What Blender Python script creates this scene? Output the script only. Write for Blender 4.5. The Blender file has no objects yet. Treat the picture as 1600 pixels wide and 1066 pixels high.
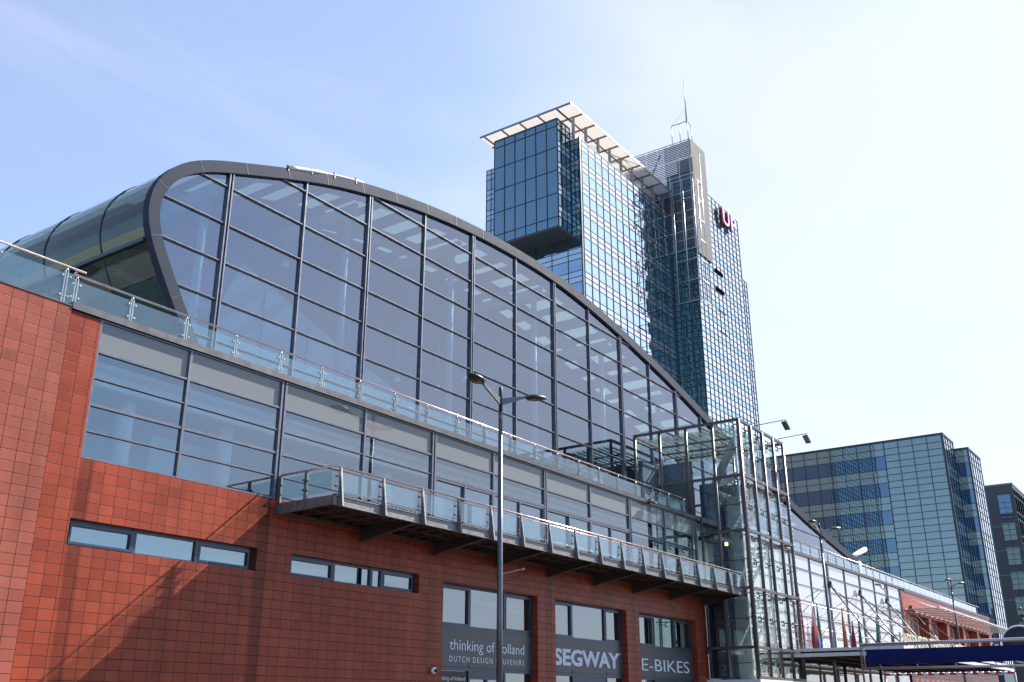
import bpy, bmesh, math, random
from mathutils import Vector, Matrix
random.seed(7)
R = math.radians
sc = bpy.context.scene
col = sc.collection

# ------------------------------------------------------------------ camera
cam = bpy.data.objects.new("camera", bpy.data.cameras.new("camera"))
col.objects.link(cam)
cam.data.sensor_width = 36.0
cam.data.lens = 36.0 * 1550.3 / 1600.0
cam.data.clip_end = 8000
cam.data.clip_start = 0.1
cam.location = (0, 0, 1.7)
cam.rotation_euler = (R(90 + 20.364), 0, R(-54.943))
sc.camera = cam

# ------------------------------------------------------------------ world, sun, exposure
SUN_EL, SUN_AZ = R(40.5), R(108.5)          # azimuth measured from +Y towards +X
w = bpy.data.worlds.new("World"); sc.world = w; w.use_nodes = True
nt = w.node_tree; nt.nodes.clear()
out = nt.nodes.new("ShaderNodeOutputWorld"); bg = nt.nodes.new("ShaderNodeBackground")
sky = nt.nodes.new("ShaderNodeTexSky"); sky.sky_type = 'NISHITA'; sky.sun_disc = False
sky.sun_elevation = SUN_EL; sky.sun_rotation = SUN_AZ
sky.air_density = 1.0; sky.dust_density = 0.5; sky.ozone_density = 5.0; sky.altitude = 0
tc = nt.nodes.new("ShaderNodeTexCoord")
sep = nt.nodes.new("ShaderNodeSeparateXYZ"); nt.links.new(tc.outputs["Generated"], sep.inputs[0])
# high thin cloud: project the view direction on a plane overhead
mz = nt.nodes.new("ShaderNodeMath"); mz.operation = 'MAXIMUM'; mz.inputs[1].default_value = 0.03
nt.links.new(sep.outputs["Z"], mz.inputs[0])
dv = nt.nodes.new("ShaderNodeVectorMath"); dv.operation = 'DIVIDE'
cmb = nt.nodes.new("ShaderNodeCombineXYZ")
for k in range(3): nt.links.new(mz.outputs[0], cmb.inputs[k])
nt.links.new(tc.outputs["Generated"], dv.inputs[0]); nt.links.new(cmb.outputs[0], dv.inputs[1])
mp = nt.nodes.new("ShaderNodeMapping"); mp.inputs["Rotation"].default_value = (0, 0, R(35)); mp.inputs["Scale"].default_value = (0.7, 1.5, 1)
nt.links.new(dv.outputs[0], mp.inputs[0])
n1 = nt.nodes.new("ShaderNodeTexNoise"); n1.inputs["Scale"].default_value = 0.9; n1.inputs["Detail"].default_value = 7
n1.inputs["Roughness"].default_value = 0.55; n1.inputs["Distortion"].default_value = 0.6
nt.links.new(mp.outputs[0], n1.inputs["Vector"])
# the thin cloud is thicker over the eastern half of the sky
dt = nt.nodes.new("ShaderNodeVectorMath"); dt.operation = 'DOT_PRODUCT'
nt.links.new(tc.outputs["Generated"], dt.inputs[0]); dt.inputs[1].default_value = (0.92, -0.27, 0.25)
mr2 = nt.nodes.new("ShaderNodeMapRange"); mr2.inputs[1].default_value = 0.55; mr2.inputs[2].default_value = 1.0
mr2.inputs[3].default_value = -0.2; mr2.inputs[4].default_value = 0.52
nt.links.new(dt.outputs["Value"], mr2.inputs[0])
ad = nt.nodes.new("ShaderNodeMath"); ad.operation = 'ADD'
nt.links.new(n1.outputs["Fac"], ad.inputs[0]); nt.links.new(mr2.outputs[0], ad.inputs[1])
mr = nt.nodes.new("ShaderNodeMapRange"); mr.interpolation_type = 'SMOOTHSTEP'
mr.inputs[1].default_value = 0.38; mr.inputs[2].default_value = 0.85; mr.inputs[3].default_value = 0.28; mr.inputs[4].default_value = 0.85
nt.links.new(ad.outputs[0], mr.inputs[0])
# ... and thins out towards the south-west
d3 = nt.nodes.new("ShaderNodeVectorMath"); d3.operation = 'DOT_PRODUCT'; nt.links.new(tc.outputs["Generated"], d3.inputs[0]); d3.inputs[1].default_value = (0.75, 0.66, 0.0)
m3 = nt.nodes.new("ShaderNodeMapRange"); m3.interpolation_type = 'SMOOTHSTEP'; m3.inputs[1].default_value = -0.45; m3.inputs[2].default_value = 0.25; m3.inputs[3].default_value = 0.05; m3.inputs[4].default_value = 1.0
nt.links.new(d3.outputs["Value"], m3.inputs[0])
m4 = nt.nodes.new("ShaderNodeMath"); m4.operation = 'MULTIPLY'; nt.links.new(mr.outputs[0], m4.inputs[0]); nt.links.new(m3.outputs[0], m4.inputs[1])
mx = nt.nodes.new("ShaderNodeMix"); mx.data_type = 'RGBA'
nt.links.new(m4.outputs[0], mx.inputs[0]); nt.links.new(sky.outputs[0], mx.inputs[6])
mx.inputs[7].default_value = (3.9, 4.1, 5.0, 1)
nt.links.new(mx.outputs[2], bg.inputs[0]); bg.inputs[1].default_value = 0.10
nt.links.new(bg.outputs[0], out.inputs[0])

sl = bpy.data.lights.new("sun", 'SUN'); sl.energy = 5.0; sl.angle = R(0.53); sl.color = (1.0, 0.95, 0.88)
sun = bpy.data.objects.new("sun", sl); col.objects.link(sun)
sdir = Vector((math.sin(SUN_AZ) * math.cos(SUN_EL), math.cos(SUN_AZ) * math.cos(SUN_EL), math.sin(SUN_EL)))
sun.rotation_euler = sdir.to_track_quat('Z', 'Y').to_euler()
sc.view_settings.view_transform = 'Standard'; sc.view_settings.look = 'None'
sc.view_settings.exposure = 1.3; sc.view_settings.gamma = 1.0

# ------------------------------------------------------------------ materials
M = {}
def new_mat(name):
    m = bpy.data.materials.new(name); m.use_nodes = True
    n = m.node_tree; b = n.nodes.get("Principled BSDF")
    M[name] = m
    return m, n, b
def noisy(name, c, rough=0.5, metal=0.0, var=0.12, scale=3.0, bump=0.0, spec=0.5, coat=0.0):
    m, n, b = new_mat(name)
    b.inputs["Roughness"].default_value = rough; b.inputs["Metallic"].default_value = metal
    b.inputs["Specular IOR Level"].default_value = spec
    b.inputs["Coat Weight"].default_value = coat
    t = n.nodes.new("ShaderNodeTexCoord"); no = n.nodes.new("ShaderNodeTexNoise")
    no.inputs["Scale"].default_value = scale; no.inputs["Detail"].default_value = 6
    n.links.new(t.outputs["Object"], no.inputs["Vector"])
    r = n.nodes.new("ShaderNodeMapRange"); r.inputs[1].default_value = .3; r.inputs[2].default_value = .7
    r.inputs[3].default_value = 1 - var; r.inputs[4].default_value = 1 + var
    n.links.new(no.outputs["Fac"], r.inputs[0])
    v = n.nodes.new("ShaderNodeVectorMath"); v.operation = 'SCALE'; v.inputs[0].default_value = c[:3]
    n.links.new(r.outputs[0], v.inputs["Scale"]); n.links.new(v.outputs[0], b.inputs["Base Color"])
    rr = n.nodes.new("ShaderNodeMapRange"); rr.inputs[3].default_value = max(0.02, rough - .1); rr.inputs[4].default_value = min(1, rough + .1)
    n.links.new(no.outputs["Fac"], rr.inputs[0]); n.links.new(rr.outputs[0], b.inputs["Roughness"])
    if bump:
        bu = n.nodes.new("ShaderNodeBump"); bu.inputs["Strength"].default_value = bump; bu.inputs["Distance"].default_value = .02
        n.links.new(no.outputs["Fac"], bu.inputs["Height"]); n.links.new(bu.outputs[0], b.inputs["Normal"])
    return m
def tiles(name, c1, c2, x0, z0, tw=0.45, th=0.30, rough=0.32, dark_cols=()):
    """stack-bonded ceramic cladding tiles in the X-Z plane"""
    m, n, b = new_mat(name)
    t = n.nodes.new("ShaderNodeTexCoord"); s = n.nodes.new("ShaderNodeSeparateXYZ"); c = n.nodes.new("ShaderNodeCombineXYZ")
    n.links.new(t.outputs["Object"], s.inputs[0])
    ax = n.nodes.new("ShaderNodeMath"); ax.inputs[1].default_value = -x0; n.links.new(s.outputs["X"], ax.inputs[0])
    ay = n.nodes.new("ShaderNodeMath"); ay.inputs[1].default_value = -z0; n.links.new(s.outputs["Z"], ay.inputs[0])
    n.links.new(ax.outputs[0], c.inputs[0]); n.links.new(ay.outputs[0], c.inputs[1])
    br = n.nodes.new("ShaderNodeTexBrick"); br.offset = 0; br.offset_frequency = 1; br.squash = 1; br.squash_frequency = 1
    br.inputs["Scale"].default_value = 1; br.inputs["Brick Width"].default_value = tw; br.inputs["Row Height"].default_value = th
    br.inputs["Mortar Size"].default_value = 0.009; br.inputs["Mortar Smooth"].default_value = 0.2; br.inputs["Bias"].default_value = 0
    br.inputs["Color1"].default_value = (*c1, 1); br.inputs["Color2"].default_value = (*c2, 1); br.inputs["Mortar"].default_value = (.03, .012, .01, 1)
    n.links.new(c.outputs[0], br.inputs["Vector"])
    no = n.nodes.new("ShaderNodeTexNoise"); no.inputs["Scale"].default_value = 0.55; no.inputs["Detail"].default_value = 8; no.inputs["Roughness"].default_value = .65
    mm = n.nodes.new("ShaderNodeMapping"); mm.inputs["Scale"].default_value = (1.6, 1, 0.35)
    n.links.new(t.outputs["Object"], mm.inputs[0]); n.links.new(mm.outputs[0], no.inputs["Vector"])
    r = n.nodes.new("ShaderNodeMapRange"); r.inputs[1].default_value = .3; r.inputs[2].default_value = .7; r.inputs[3].default_value = .76; r.inputs[4].default_value = 1.14
    n.links.new(no.outputs["Fac"], r.inputs[0])
    fac = r.outputs[0]
    for (cx, hw, dk) in dark_cols:          # darker tile columns under the mullions
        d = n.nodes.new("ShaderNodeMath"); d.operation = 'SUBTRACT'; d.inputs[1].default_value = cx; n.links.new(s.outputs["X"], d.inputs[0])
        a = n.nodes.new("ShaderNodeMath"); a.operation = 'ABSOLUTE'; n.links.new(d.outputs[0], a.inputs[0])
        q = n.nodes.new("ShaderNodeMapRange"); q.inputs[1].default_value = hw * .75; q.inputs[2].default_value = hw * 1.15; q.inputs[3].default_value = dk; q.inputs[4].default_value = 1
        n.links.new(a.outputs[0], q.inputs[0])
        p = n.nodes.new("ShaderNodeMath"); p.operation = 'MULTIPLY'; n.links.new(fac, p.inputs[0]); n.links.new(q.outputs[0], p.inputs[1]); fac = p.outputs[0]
    v = n.nodes.new("ShaderNodeVectorMath"); v.operation = 'SCALE'
    n.links.new(br.outputs["Color"], v.inputs[0]); n.links.new(fac, v.inputs["Scale"]); n.links.new(v.outputs[0], b.inputs["Base Color"])
    b.inputs["Roughness"].default_value = rough; b.inputs["Specular IOR Level"].default_value = .16
    bu = n.nodes.new("ShaderNodeBump"); bu.invert = True; bu.inputs["Strength"].default_value = .8; bu.inputs["Distance"].default_value = .012
    n.links.new(br.outputs["Fac"], bu.inputs["Height"])
    # each tile sits at its own tiny angle
    fl = n.nodes.new("ShaderNodeVectorMath"); fl.operation = 'DIVIDE'; fl.inputs[1].default_value = (tw, th, 1)
    n.links.new(c.outputs[0], fl.inputs[0])
    f2 = n.nodes.new("ShaderNodeVectorMath"); f2.operation = 'FLOOR'; n.links.new(fl.outputs[0], f2.inputs[0])
    wn = n.nodes.new("ShaderNodeTexWhiteNoise"); wn.noise_dimensions = '3D'; n.links.new(f2.outputs[0], wn.inputs["Vector"])
    sb = n.nodes.new("ShaderNodeVectorMath"); sb.operation = 'SUBTRACT'; sb.inputs[1].default_value = (.5, .5, .5); n.links.new(wn.outputs["Color"], sb.inputs[0])
    sk = n.nodes.new("ShaderNodeVectorMath"); sk.operation = 'SCALE'; sk.inputs["Scale"].default_value = .05; n.links.new(sb.outputs[0], sk.inputs[0])
    av = n.nodes.new("ShaderNodeVectorMath"); av.operation = 'ADD'; n.links.new(bu.outputs[0], av.inputs[0]); n.links.new(sk.outputs[0], av.inputs[1])
    nn = n.nodes.new("ShaderNodeVectorMath"); nn.operation = 'NORMALIZE'; n.links.new(av.outputs[0], nn.inputs[0])
    n.links.new(nn.outputs[0], b.inputs["Normal"])
    return m
def glass(name, tint=(.55, .68, .66), ior=1.9, refl=(1, 1, 1), wob=0.0, rough=0.0, body=0.0, bodyc=(.3, .4, .4), cell=None, base_refl=0.0, wscale=.35):
    """architectural glass: tinted transmission + fresnel mirror (+ some body colour)"""
    m, n, b = new_mat(name); n.nodes.remove(b)
    o = n.nodes.get("Material Output")
    tr = n.nodes.new("ShaderNodeBsdfTransparent"); tr.inputs[0].default_value = (*tint, 1)
    gl = n.nodes.new("ShaderNodeBsdfGlossy"); gl.inputs["Color"].default_value = (*refl, 1); gl.inputs["Roughness"].default_value = rough
    f0 = ((ior - 1) / (ior + 1)) ** 2          # Schlick reflectance, the same from both sides of the sheet
    ge = n.nodes.new("ShaderNodeNewGeometry"); dp = n.nodes.new("ShaderNodeVectorMath"); dp.operation = 'DOT_PRODUCT'
    n.links.new(ge.outputs["Incoming"], dp.inputs[0]); n.links.new(ge.outputs["Normal"], dp.inputs[1])
    def mth(op, a, b):
        x = n.nodes.new("ShaderNodeMath"); x.operation = op
        for i_, v_ in enumerate((a, b)):
            if v_ is None: continue
            if isinstance(v_, (int, float)): x.inputs[i_].default_value = v_
            else: n.links.new(v_, x.inputs[i_])
        return x.outputs[0]
    sch = mth('ADD', mth('MULTIPLY', mth('POWER', mth('SUBTRACT', 1.0, mth('ABSOLUTE', dp.outputs["Value"], None)), 5.0), 1 - f0), f0)
    nrm = None
    t = n.nodes.new("ShaderNodeTexCoord")
    if wob:
        no = n.nodes.new("ShaderNodeTexNoise"); no.inputs["Scale"].default_value = wscale; no.inputs["Detail"].default_value = 1.5
        n.links.new(t.outputs["Object"], no.inputs["Vector"])
        bu = n.nodes.new("ShaderNodeBump"); bu.inputs["Strength"].default_value = 1; bu.inputs["Distance"].default_value = wob
        n.links.new(no.outputs["Fac"], bu.inputs["Height"]); nrm = bu.outputs[0]
    if cell:
        a = n.nodes.new("ShaderNodeVectorMath"); a.operation = 'DIVIDE'; a.inputs[1].default_value = cell
        n.links.new(t.outputs["Object"], a.inputs[0])
        f = n.nodes.new("ShaderNodeVectorMath"); f.operation = 'FLOOR'; n.links.new(a.outputs[0], f.inputs[0])
        wn = n.nodes.new("ShaderNodeTexWhiteNoise"); n.links.new(f.outputs[0], wn.inputs["Vector"])
        s1 = n.nodes.new("ShaderNodeVectorMath"); s1.operation = 'SUBTRACT'; s1.inputs[1].default_value = (.5, .5, .5); n.links.new(wn.outputs["Color"], s1.inputs[0])
        s2 = n.nodes.new("ShaderNodeVectorMath"); s2.operation = 'SCALE'; s2.inputs["Scale"].default_value = .03; n.links.new(s1.outputs[0], s2.inputs[0])
        g = n.nodes.new("ShaderNodeNewGeometry")
        s3 = n.nodes.new("ShaderNodeVectorMath"); s3.operation = 'ADD'; n.links.new(nrm if nrm else g.outputs["Normal"], s3.inputs[0]); n.links.new(s2.outputs[0], s3.inputs[1])
        s4 = n.nodes.new("ShaderNodeVectorMath"); s4.operation = 'NORMALIZE'; n.links.new(s3.outputs[0], s4.inputs[0]); nrm = s4.outputs[0]
    if nrm: n.links.new(nrm, gl.inputs["Normal"])
    src = tr
    if body:
        df = n.nodes.new("ShaderNodeBsdfDiffuse"); df.inputs[0].default_value = (*bodyc, 1)
        m1 = n.nodes.new("ShaderNodeMixShader"); m1.inputs[0].default_value = body
        n.links.new(tr.outputs[0], m1.inputs[1]); n.links.new(df.outputs[0], m1.inputs[2]); src = m1
    mx = n.nodes.new("ShaderNodeMixShader")
    if base_refl:
        mr_ = n.nodes.new("ShaderNodeMapRange"); mr_.inputs[3].default_value = base_refl; n.links.new(sch, mr_.inputs[0]); n.links.new(mr_.outputs[0], mx.inputs[0])
    else:
        n.links.new(sch, mx.inputs[0])
    n.links.new(src.outputs[0], mx.inputs[1]); n.links.new(gl.outputs[0], mx.inputs[2])
    n.links.new(mx.outputs[0], o.inputs[0])
    return m

tiles("tile_red", (.35, .066, .031), (.285, .050, .025), 14.62, 12.62, dark_cols=((15.85, .23, .62), (22.55, .25, .55), (19.1, .25, .88), (31.3, .4, .88), (40.0, .3, .75), (48.3, .3, .75)))
tiles("tile_pink", (.385, .108, .072), (.33, .09, .058), 14.62, 12.75, rough=.3)
tiles("tile_far", (.42, .09, .045), (.38, .075, .04), 103.0, 12.62, tw=3.0, th=.42)
noisy("parapet_metal", (.10, .095, .10), .4, .6, .1)
noisy("frame_blue", (.045, .055, .085), .35, .3, .1)
noisy("frame_purple", (.15, .155, .19), .35, .5, .08)
noisy("fascia", (.034, .042, .066), .65, 0, .10, 1.2, spec=.08)
noisy("steel_brown", (.115, .098, .098), .45, .4, .15)
noisy("steel_galv", (.20, .19, .19), .5, .5, .25, 6, .1)
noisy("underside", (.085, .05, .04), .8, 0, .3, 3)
noisy("handrail", (.74, .56, .51), .22, .9, .08)
noisy("post_steel", (.42, .44, .42), .35, .7, .12)
noisy("pole_grey", (.13, .13, .15), .35, .5, .08)
noisy("lamp_black", (.022, .022, .024), .4, .1, .1)
noisy("lamp_lens", (.30, .24, .16), .2, 0, .2, 20)
noisy("spandrel", (.27, .30, .285), .35, 0, .05, 1, 0, .6)
noisy("interior_white", (.72, .76, .74), .6)
noisy("interior_pale", (.20, .32, .36), .5, 0, .05)
noisy("interior_dark", (.085, .10, .135), .7)
noisy("interior_floor", (.20, .20, .20), .5)
noisy("roof_dark", (.10, .105, .11), .5, .3, .12)
noisy("concrete", (.42, .42, .43), .75, 0, .2, 1.5, .15)
noisy("shaft_blue", (.025, .035, .075), .35, .2, .1)
noisy("sign_dark", (.055, .056, .062), .38, 0, .25, 1.2)
noisy("letter_white", (.80, .80, .86), .5, 0, .03)
noisy("letter_violet", (.70, .68, .80), .5, 0, .03)
noisy("shop_red", (.55, .03, .035), .4, 0, .05)
noisy("canopy_white", (.70, .66, .64), .6, 0, .06)
noisy("beam_grey", (.30, .28, .28), .5, .3, .1)
noisy("louver_beige", (.34, .315, .30), .8, 0, .08, spec=.15)
noisy("louver_grey", (.18, .175, .19), .8, 0, .08, spec=.2)
noisy("lattice", (.52, .52, .54), .4, .6, .08)
noisy("grid_dark", (.035, .055, .065), .4, .2, .1)
noisy("up_red", (.16, .015, .04), .6); noisy("up_face", (.42, .12, .18), .6); noisy("up_violet", (.20, .12, .42), .6)
noisy("cladding_grey", (.085, .085, .095), .6, .1, .15)
noisy("cladding_line", (.20, .20, .21), .6)
noisy("banner_blue", (.006, .012, .085), .75, 0, .05, spec=.15)
noisy("tube_pink", (.50, .40, .46), .3, .8, .06)
noisy("bar_red", (.42, .02, .06), .4); noisy("bar_white", (.75, .70, .72), .4)
noisy("white_paint", (.8, .8, .82), .35)
noisy("slat_white", (.72, .70, .68), .5)
noisy("letter_cream", (.62, .58, .44), .5)
noisy("black_rubber", (.012, .012, .012), .5)
noisy("void", (.004, .006, .008), 1, 0, .05, spec=0)
noisy("pave", (.045, .043, .04), .9, 0, .2, .4, .2)
noisy("water", (.03, .045, .05), .1, 0, .1, .2, .4)
glass("glass_gable", tint=(.58, .68, .78), ior=2.9, refl=(.83, .91, 1), wob=.0010, base_refl=.05)
glass("glass_strip", tint=(.58, .70, .75), ior=2.2, refl=(.9, .97, 1), wob=.0012, base_refl=.10)
glass("glass_rail", tint=(.80, .90, .92), ior=1.7, body=.06, bodyc=(.55, .72, .80))
glass("glass_rail_sky", tint=(.80, .90, .92), ior=1.9, body=.45, bodyc=(.70, .78, .82))
glass("glass_nose", tint=(.27, .37, .31), ior=1.75, refl=(.9, 1, .97), wob=.02, wscale=.6)
glass("glass_far", tint=(.6, .65, .68), ior=2.3, refl=(1, .98, .97), body=.78, bodyc=(.64, .61, .60), wob=.0008, base_refl=.25)
glass("glass_shop", tint=(.30, .36, .38), ior=2.3, refl=(.9, .98, 1), wob=.0015, base_refl=.12)
glass("glass_lift", tint=(.76, .88, .84), ior=1.95, refl=(.97, 1, 1))
glass("glass_spandrel", tint=(0, 0, 0), ior=1.55, body=1.0, bodyc=(.20, .205, .205), wob=.001)
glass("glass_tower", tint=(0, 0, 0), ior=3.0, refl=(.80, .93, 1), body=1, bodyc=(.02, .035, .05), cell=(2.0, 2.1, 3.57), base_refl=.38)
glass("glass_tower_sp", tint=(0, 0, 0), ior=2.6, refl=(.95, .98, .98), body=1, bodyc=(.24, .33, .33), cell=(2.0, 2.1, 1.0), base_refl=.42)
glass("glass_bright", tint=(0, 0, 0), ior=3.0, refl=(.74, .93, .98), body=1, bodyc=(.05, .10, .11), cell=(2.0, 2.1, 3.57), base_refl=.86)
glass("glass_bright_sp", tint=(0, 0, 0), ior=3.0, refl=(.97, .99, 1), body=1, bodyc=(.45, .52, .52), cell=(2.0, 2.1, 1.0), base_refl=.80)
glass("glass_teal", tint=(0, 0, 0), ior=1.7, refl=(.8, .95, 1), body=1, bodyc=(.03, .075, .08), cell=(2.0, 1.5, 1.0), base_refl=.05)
glass("glass_teal2", tint=(0, 0, 0), ior=2.2, refl=(.7, .95, .95), body=1, bodyc=(.10, .20, .20), wob=.01, base_refl=.15)
glass("glass_box", tint=(.35, .55, .6), ior=2.4, refl=(.75, .95, 1), wob=.001, base_refl=.2)
glass("glass_block", tint=(0, 0, 0), ior=1.9, refl=(.62, .80, .98), body=1, bodyc=(.02, .04, .085), wob=.012, wscale=.2, base_refl=.08)
glass("glass_block_sp", tint=(0, 0, 0), ior=1.7, refl=(.85, .93, .93), body=1, bodyc=(.23, .28, .26), wob=.01, wscale=.2, base_refl=.08)
def skylight_mat():
    m, n, b = new_mat("skylight"); n.nodes.remove(b); o = n.nodes.get("Material Output")
    a = n.nodes.new("ShaderNodeBsdfTranslucent"); a.inputs[0].default_value = (.16, .21, .18, 1)
    c = n.nodes.new("ShaderNodeBsdfTransparent"); c.inputs[0].default_value = (.11, .145, .13, 1)
    x = n.nodes.new("ShaderNodeMixShader"); x.inputs[0].default_value = .55
    n.links.new(c.outputs[0], x.inputs[1]); n.links.new(a.outputs[0], x.inputs[2]); n.links.new(x.outputs[0], o.inputs[0])
skylight_mat()
def membrane():
    m, n, b = new_mat("roof_membrane"); n.nodes.remove(b); o = n.nodes.get("Material Output")
    a = n.nodes.new("ShaderNodeBsdfTranslucent"); a.inputs[0].default_value = (.60, .55, .50, 1)
    c = n.nodes.new("ShaderNodeBsdfDiffuse"); c.inputs[0].default_value = (.72, .68, .64, 1)
    x = n.nodes.new("ShaderNodeMixShader"); x.inputs[0].default_value = .5
    n.links.new(c.outputs[0], x.inputs[1]); n.links.new(a.outputs[0], x.inputs[2]); n.links.new(x.outputs[0], o.inputs[0])
membrane()
def warm_lamp():
    m, n, b = new_mat("lamp_glow"); b.inputs["Emission Color"].default_value = (1, .8, .35, 1); b.inputs["Emission Strength"].default_value = 1.6
warm_lamp()

# ------------------------------------------------------------------ mesh helpers
class MB:
    def __init__(self): self.v = []; self.f = []; self.mi = []; self.sm = []; self.mats = []
    def _m(self, m):
        if m not in self.mats: self.mats.append(m)
        return self.mats.index(m)
    def poly(self, pts, m=None):
        k = len(self.v); self.v += [tuple(p) for p in pts]; self.f.append(tuple(range(k, k + len(pts)))); self.mi.append(self._m(m)); self.sm.append(False)
    def box(self, x0, x1, y0, y1, z0, z1, m=None):
        if x0 > x1: x0, x1 = x1, x0
        if y0 > y1: y0, y1 = y1, y0
        if z0 > z1: z0, z1 = z1, z0
        k = len(self.v)
        self.v += [(x0, y0, z0), (x1, y0, z0), (x1, y1, z0), (x0, y1, z0), (x0, y0, z1), (x1, y0, z1), (x1, y1, z1), (x0, y1, z1)]
        for q in ((0, 3, 2, 1), (4, 5, 6, 7), (0, 1, 5, 4), (1, 2, 6, 5), (2, 3, 7, 6), (3, 0, 4, 7)):
            self.f.append(tuple(k + i for i in q)); self.mi.append(self._m(m)); self.sm.append(False)
    def bar(self, a, b, w, h=None, m=None, up=(0, 0, 1)):
        """square bar from a to b"""
        h = h or w; a = Vector(a); b = Vector(b); d = (b - a).normalized(); u = Vector(up)
        if abs(d.dot(u)) > .99: u = Vector((1, 0, 0))
        s = d.cross(u).normalized(); t = s.cross(d).normalized(); k = len(self.v)
        for p in (a, b):
            for i, j in ((-1, -1), (1, -1), (1, 1), (-1, 1)): self.v.append(tuple(p + s * i * w / 2 + t * j * h / 2))
        for q in ((0, 1, 2, 3), (7, 6, 5, 4), (0, 4, 5, 1), (1, 5, 6, 2), (2, 6, 7, 3), (3, 7, 4, 0)):
            self.f.append(tuple(k + i for i in q)); self.mi.append(self._m(m)); self.sm.append(False)
    def tube(self, pts, r, n=10, m=None, radii=None, cap=True):
        pts = [Vector(p) for p in pts]; k = len(self.v); N = len(pts)
        for i, p in enumerate(pts):
            d = (pts[min(i + 1, N - 1)] - pts[max(i - 1, 0)]).normalized()
            u = Vector((0, 0, 1)) if abs(d.z) < .95 else Vector((1, 0, 0))
            s = d.cross(u).normalized(); t = s.cross(d).normalized(); rr = radii[i] if radii else r
            for j in range(n):
                a = 2 * math.pi * j / n; self.v.append(tuple(p + s * math.cos(a) * rr + t * math.sin(a) * rr))
        for i in range(N - 1):
            for j in range(n):
                self.f.append((k + i * n + j, k + i * n + (j + 1) % n, k + (i + 1) * n + (j + 1) % n, k + (i + 1) * n + j)); self.mi.append(self._m(m)); self.sm.append(True)
        if cap:
            self.f.append(tuple(k + j for j in range(n))[::-1]); self.mi.append(self._m(m)); self.sm.append(False)
            self.f.append(tuple(k + (N - 1) * n + j for j in range(n))); self.mi.append(self._m(m)); self.sm.append(False)
    def prism(self, pts, ax, d0, d1, m=None):
        """closed 2-D outline extruded along axis ax ('x': pts=(y,z), 'y': pts=(x,z), 'z': pts=(x,y))"""
        def P(p, d): return (d, p[0], p[1]) if ax == 'x' else ((p[0], d, p[1]) if ax == 'y' else (p[0], p[1], d))
        k = len(self.v); n = len(pts)
        self.v += [P(p, d0) for p in pts] + [P(p, d1) for p in pts]
        self.f.append(tuple(range(k, k + n))); self.f.append(tuple(range(k + 2 * n - 1, k + n - 1, -1)))
        self.mi += [self._m(m)] * 2; self.sm += [False] * 2
        for i in range(n):
            j = (i + 1) % n; self.f.append((k + i, k + n + i, k + n + j, k + j)); self.mi.append(self._m(m)); self.sm.append(False)
    def build(self, name, mat=None, parent=None, loc=None, **props):
        me = bpy.data.meshes.new(name); me.from_pydata(self.v, [], self.f)
        for m in self.mats: me.materials.append(M[m or mat])
        for i, p in enumerate(me.polygons): p.material_index = self.mi[i]; p.use_smooth = self.sm[i]
        bm = bmesh.new(); bm.from_mesh(me); bmesh.ops.recalc_face_normals(bm, faces=bm.faces); bm.to_mesh(me); bm.free()
        o = bpy.data.objects.new(name, me); col.objects.link(o)
        if parent: o.parent = parent
        if loc: o.location = loc
        for k_, v_ in props.items(): o[k_] = v_
        return o
def thing(name, label, cat, loc=(0, 0, 0), group=None, rz=0):
    o = bpy.data.objects.new(name, None); col.objects.link(o); o.location = loc; o.rotation_euler = (0, 0, rz)
    o.empty_display_size = .3
    o['label'] = label; o['category'] = cat
    if group: o['group'] = group
    return o
def copy_tree(o, parent=None):
    c = o.copy(); col.objects.link(c); c.parent = parent
    for ch in list(o.children): copy_tree(ch, c)
    return c
def text_mesh(name, s, size, mat, parent, loc, rot, width=None, extrude=.02, bold=0.0, spacing=1.0, shear=0.0):
    cu = bpy.data.curves.new(name, 'FONT'); cu.body = s; cu.size = size; cu.extrude = extrude; cu.offset = bold
    cu.space_character = spacing; cu.resolution_u = 4; cu.shear = shear
    t = bpy.data.objects.new(name + "_curve", cu); col.objects.link(t)
    dg = bpy.context.evaluated_depsgraph_get(); dg.update()
    me = bpy.data.meshes.new_from_object(t.evaluated_get(dg)); bpy.data.objects.remove(t)
    xs = [v.co.x for v in me.vertices]; x0, x1 = min(xs), max(xs)
    for v in me.vertices:
        v.co.x -= x0
        if width: v.co.x *= width / (x1 - x0)
    me.materials.clear(); me.materials.append(M[mat])
    o = bpy.data.objects.new(name, me); col.objects.link(o); o.parent = parent; o.location = loc; o.rotation_euler = rot
    return o

# ------------------------------------------------------------------ ground
def structure(o): o['kind'] = 'structure'; return o
g = MB(); g.box(-3000, 3000, -40, 3000, -0.5, 0); structure(g.build('ground', 'pave'))
g = MB(); g.box(-3000, 3000, -3000, -40, -2.0, -1.5); structure(g.build('water', 'water'))

# ================================================================== TERMINAL BUILDING
Y0 = 26.0       # tiled facade plane
YG = 31.0       # gable glass plane
TB = thing('terminal_building', 'large terminal hall with red tiled wall, curved roof and huge gable window', 'building', (14, Y0, 0))
def tb(mb, name, mat, parent=TB, **k):
    o = mb.build(name, mat, None, **k); o.parent = parent
    # keep world-space vertices while the parent has a location
    if parent is TB: o.location = (-14, -Y0, 0)
    return o
def sub(mb, name, mat, parent, **k):
    o = mb.build(name, mat, None, **k); o.parent = parent; return o

def wall_with_holes(mb, x0, x1, z0, z1, holes, y0, y1, m=None):
    """boxes around rectangular openings (x0,x1,z0,z1), holes sorted by x and not overlapping in x"""
    xs = x0
    for (a, b, c, d) in sorted(holes):
        if a > xs: mb.box(xs, a, y0, y1, z0, z1, m)
        if c > z0: mb.box(a, b, y0, y1, z0, c, m)
        if d < z1: mb.box(a, b, y0, y1, d, z1, m)
        xs = b
    if xs < x1: mb.box(xs, x1, y0, y1, z0, z1, m)

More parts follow.
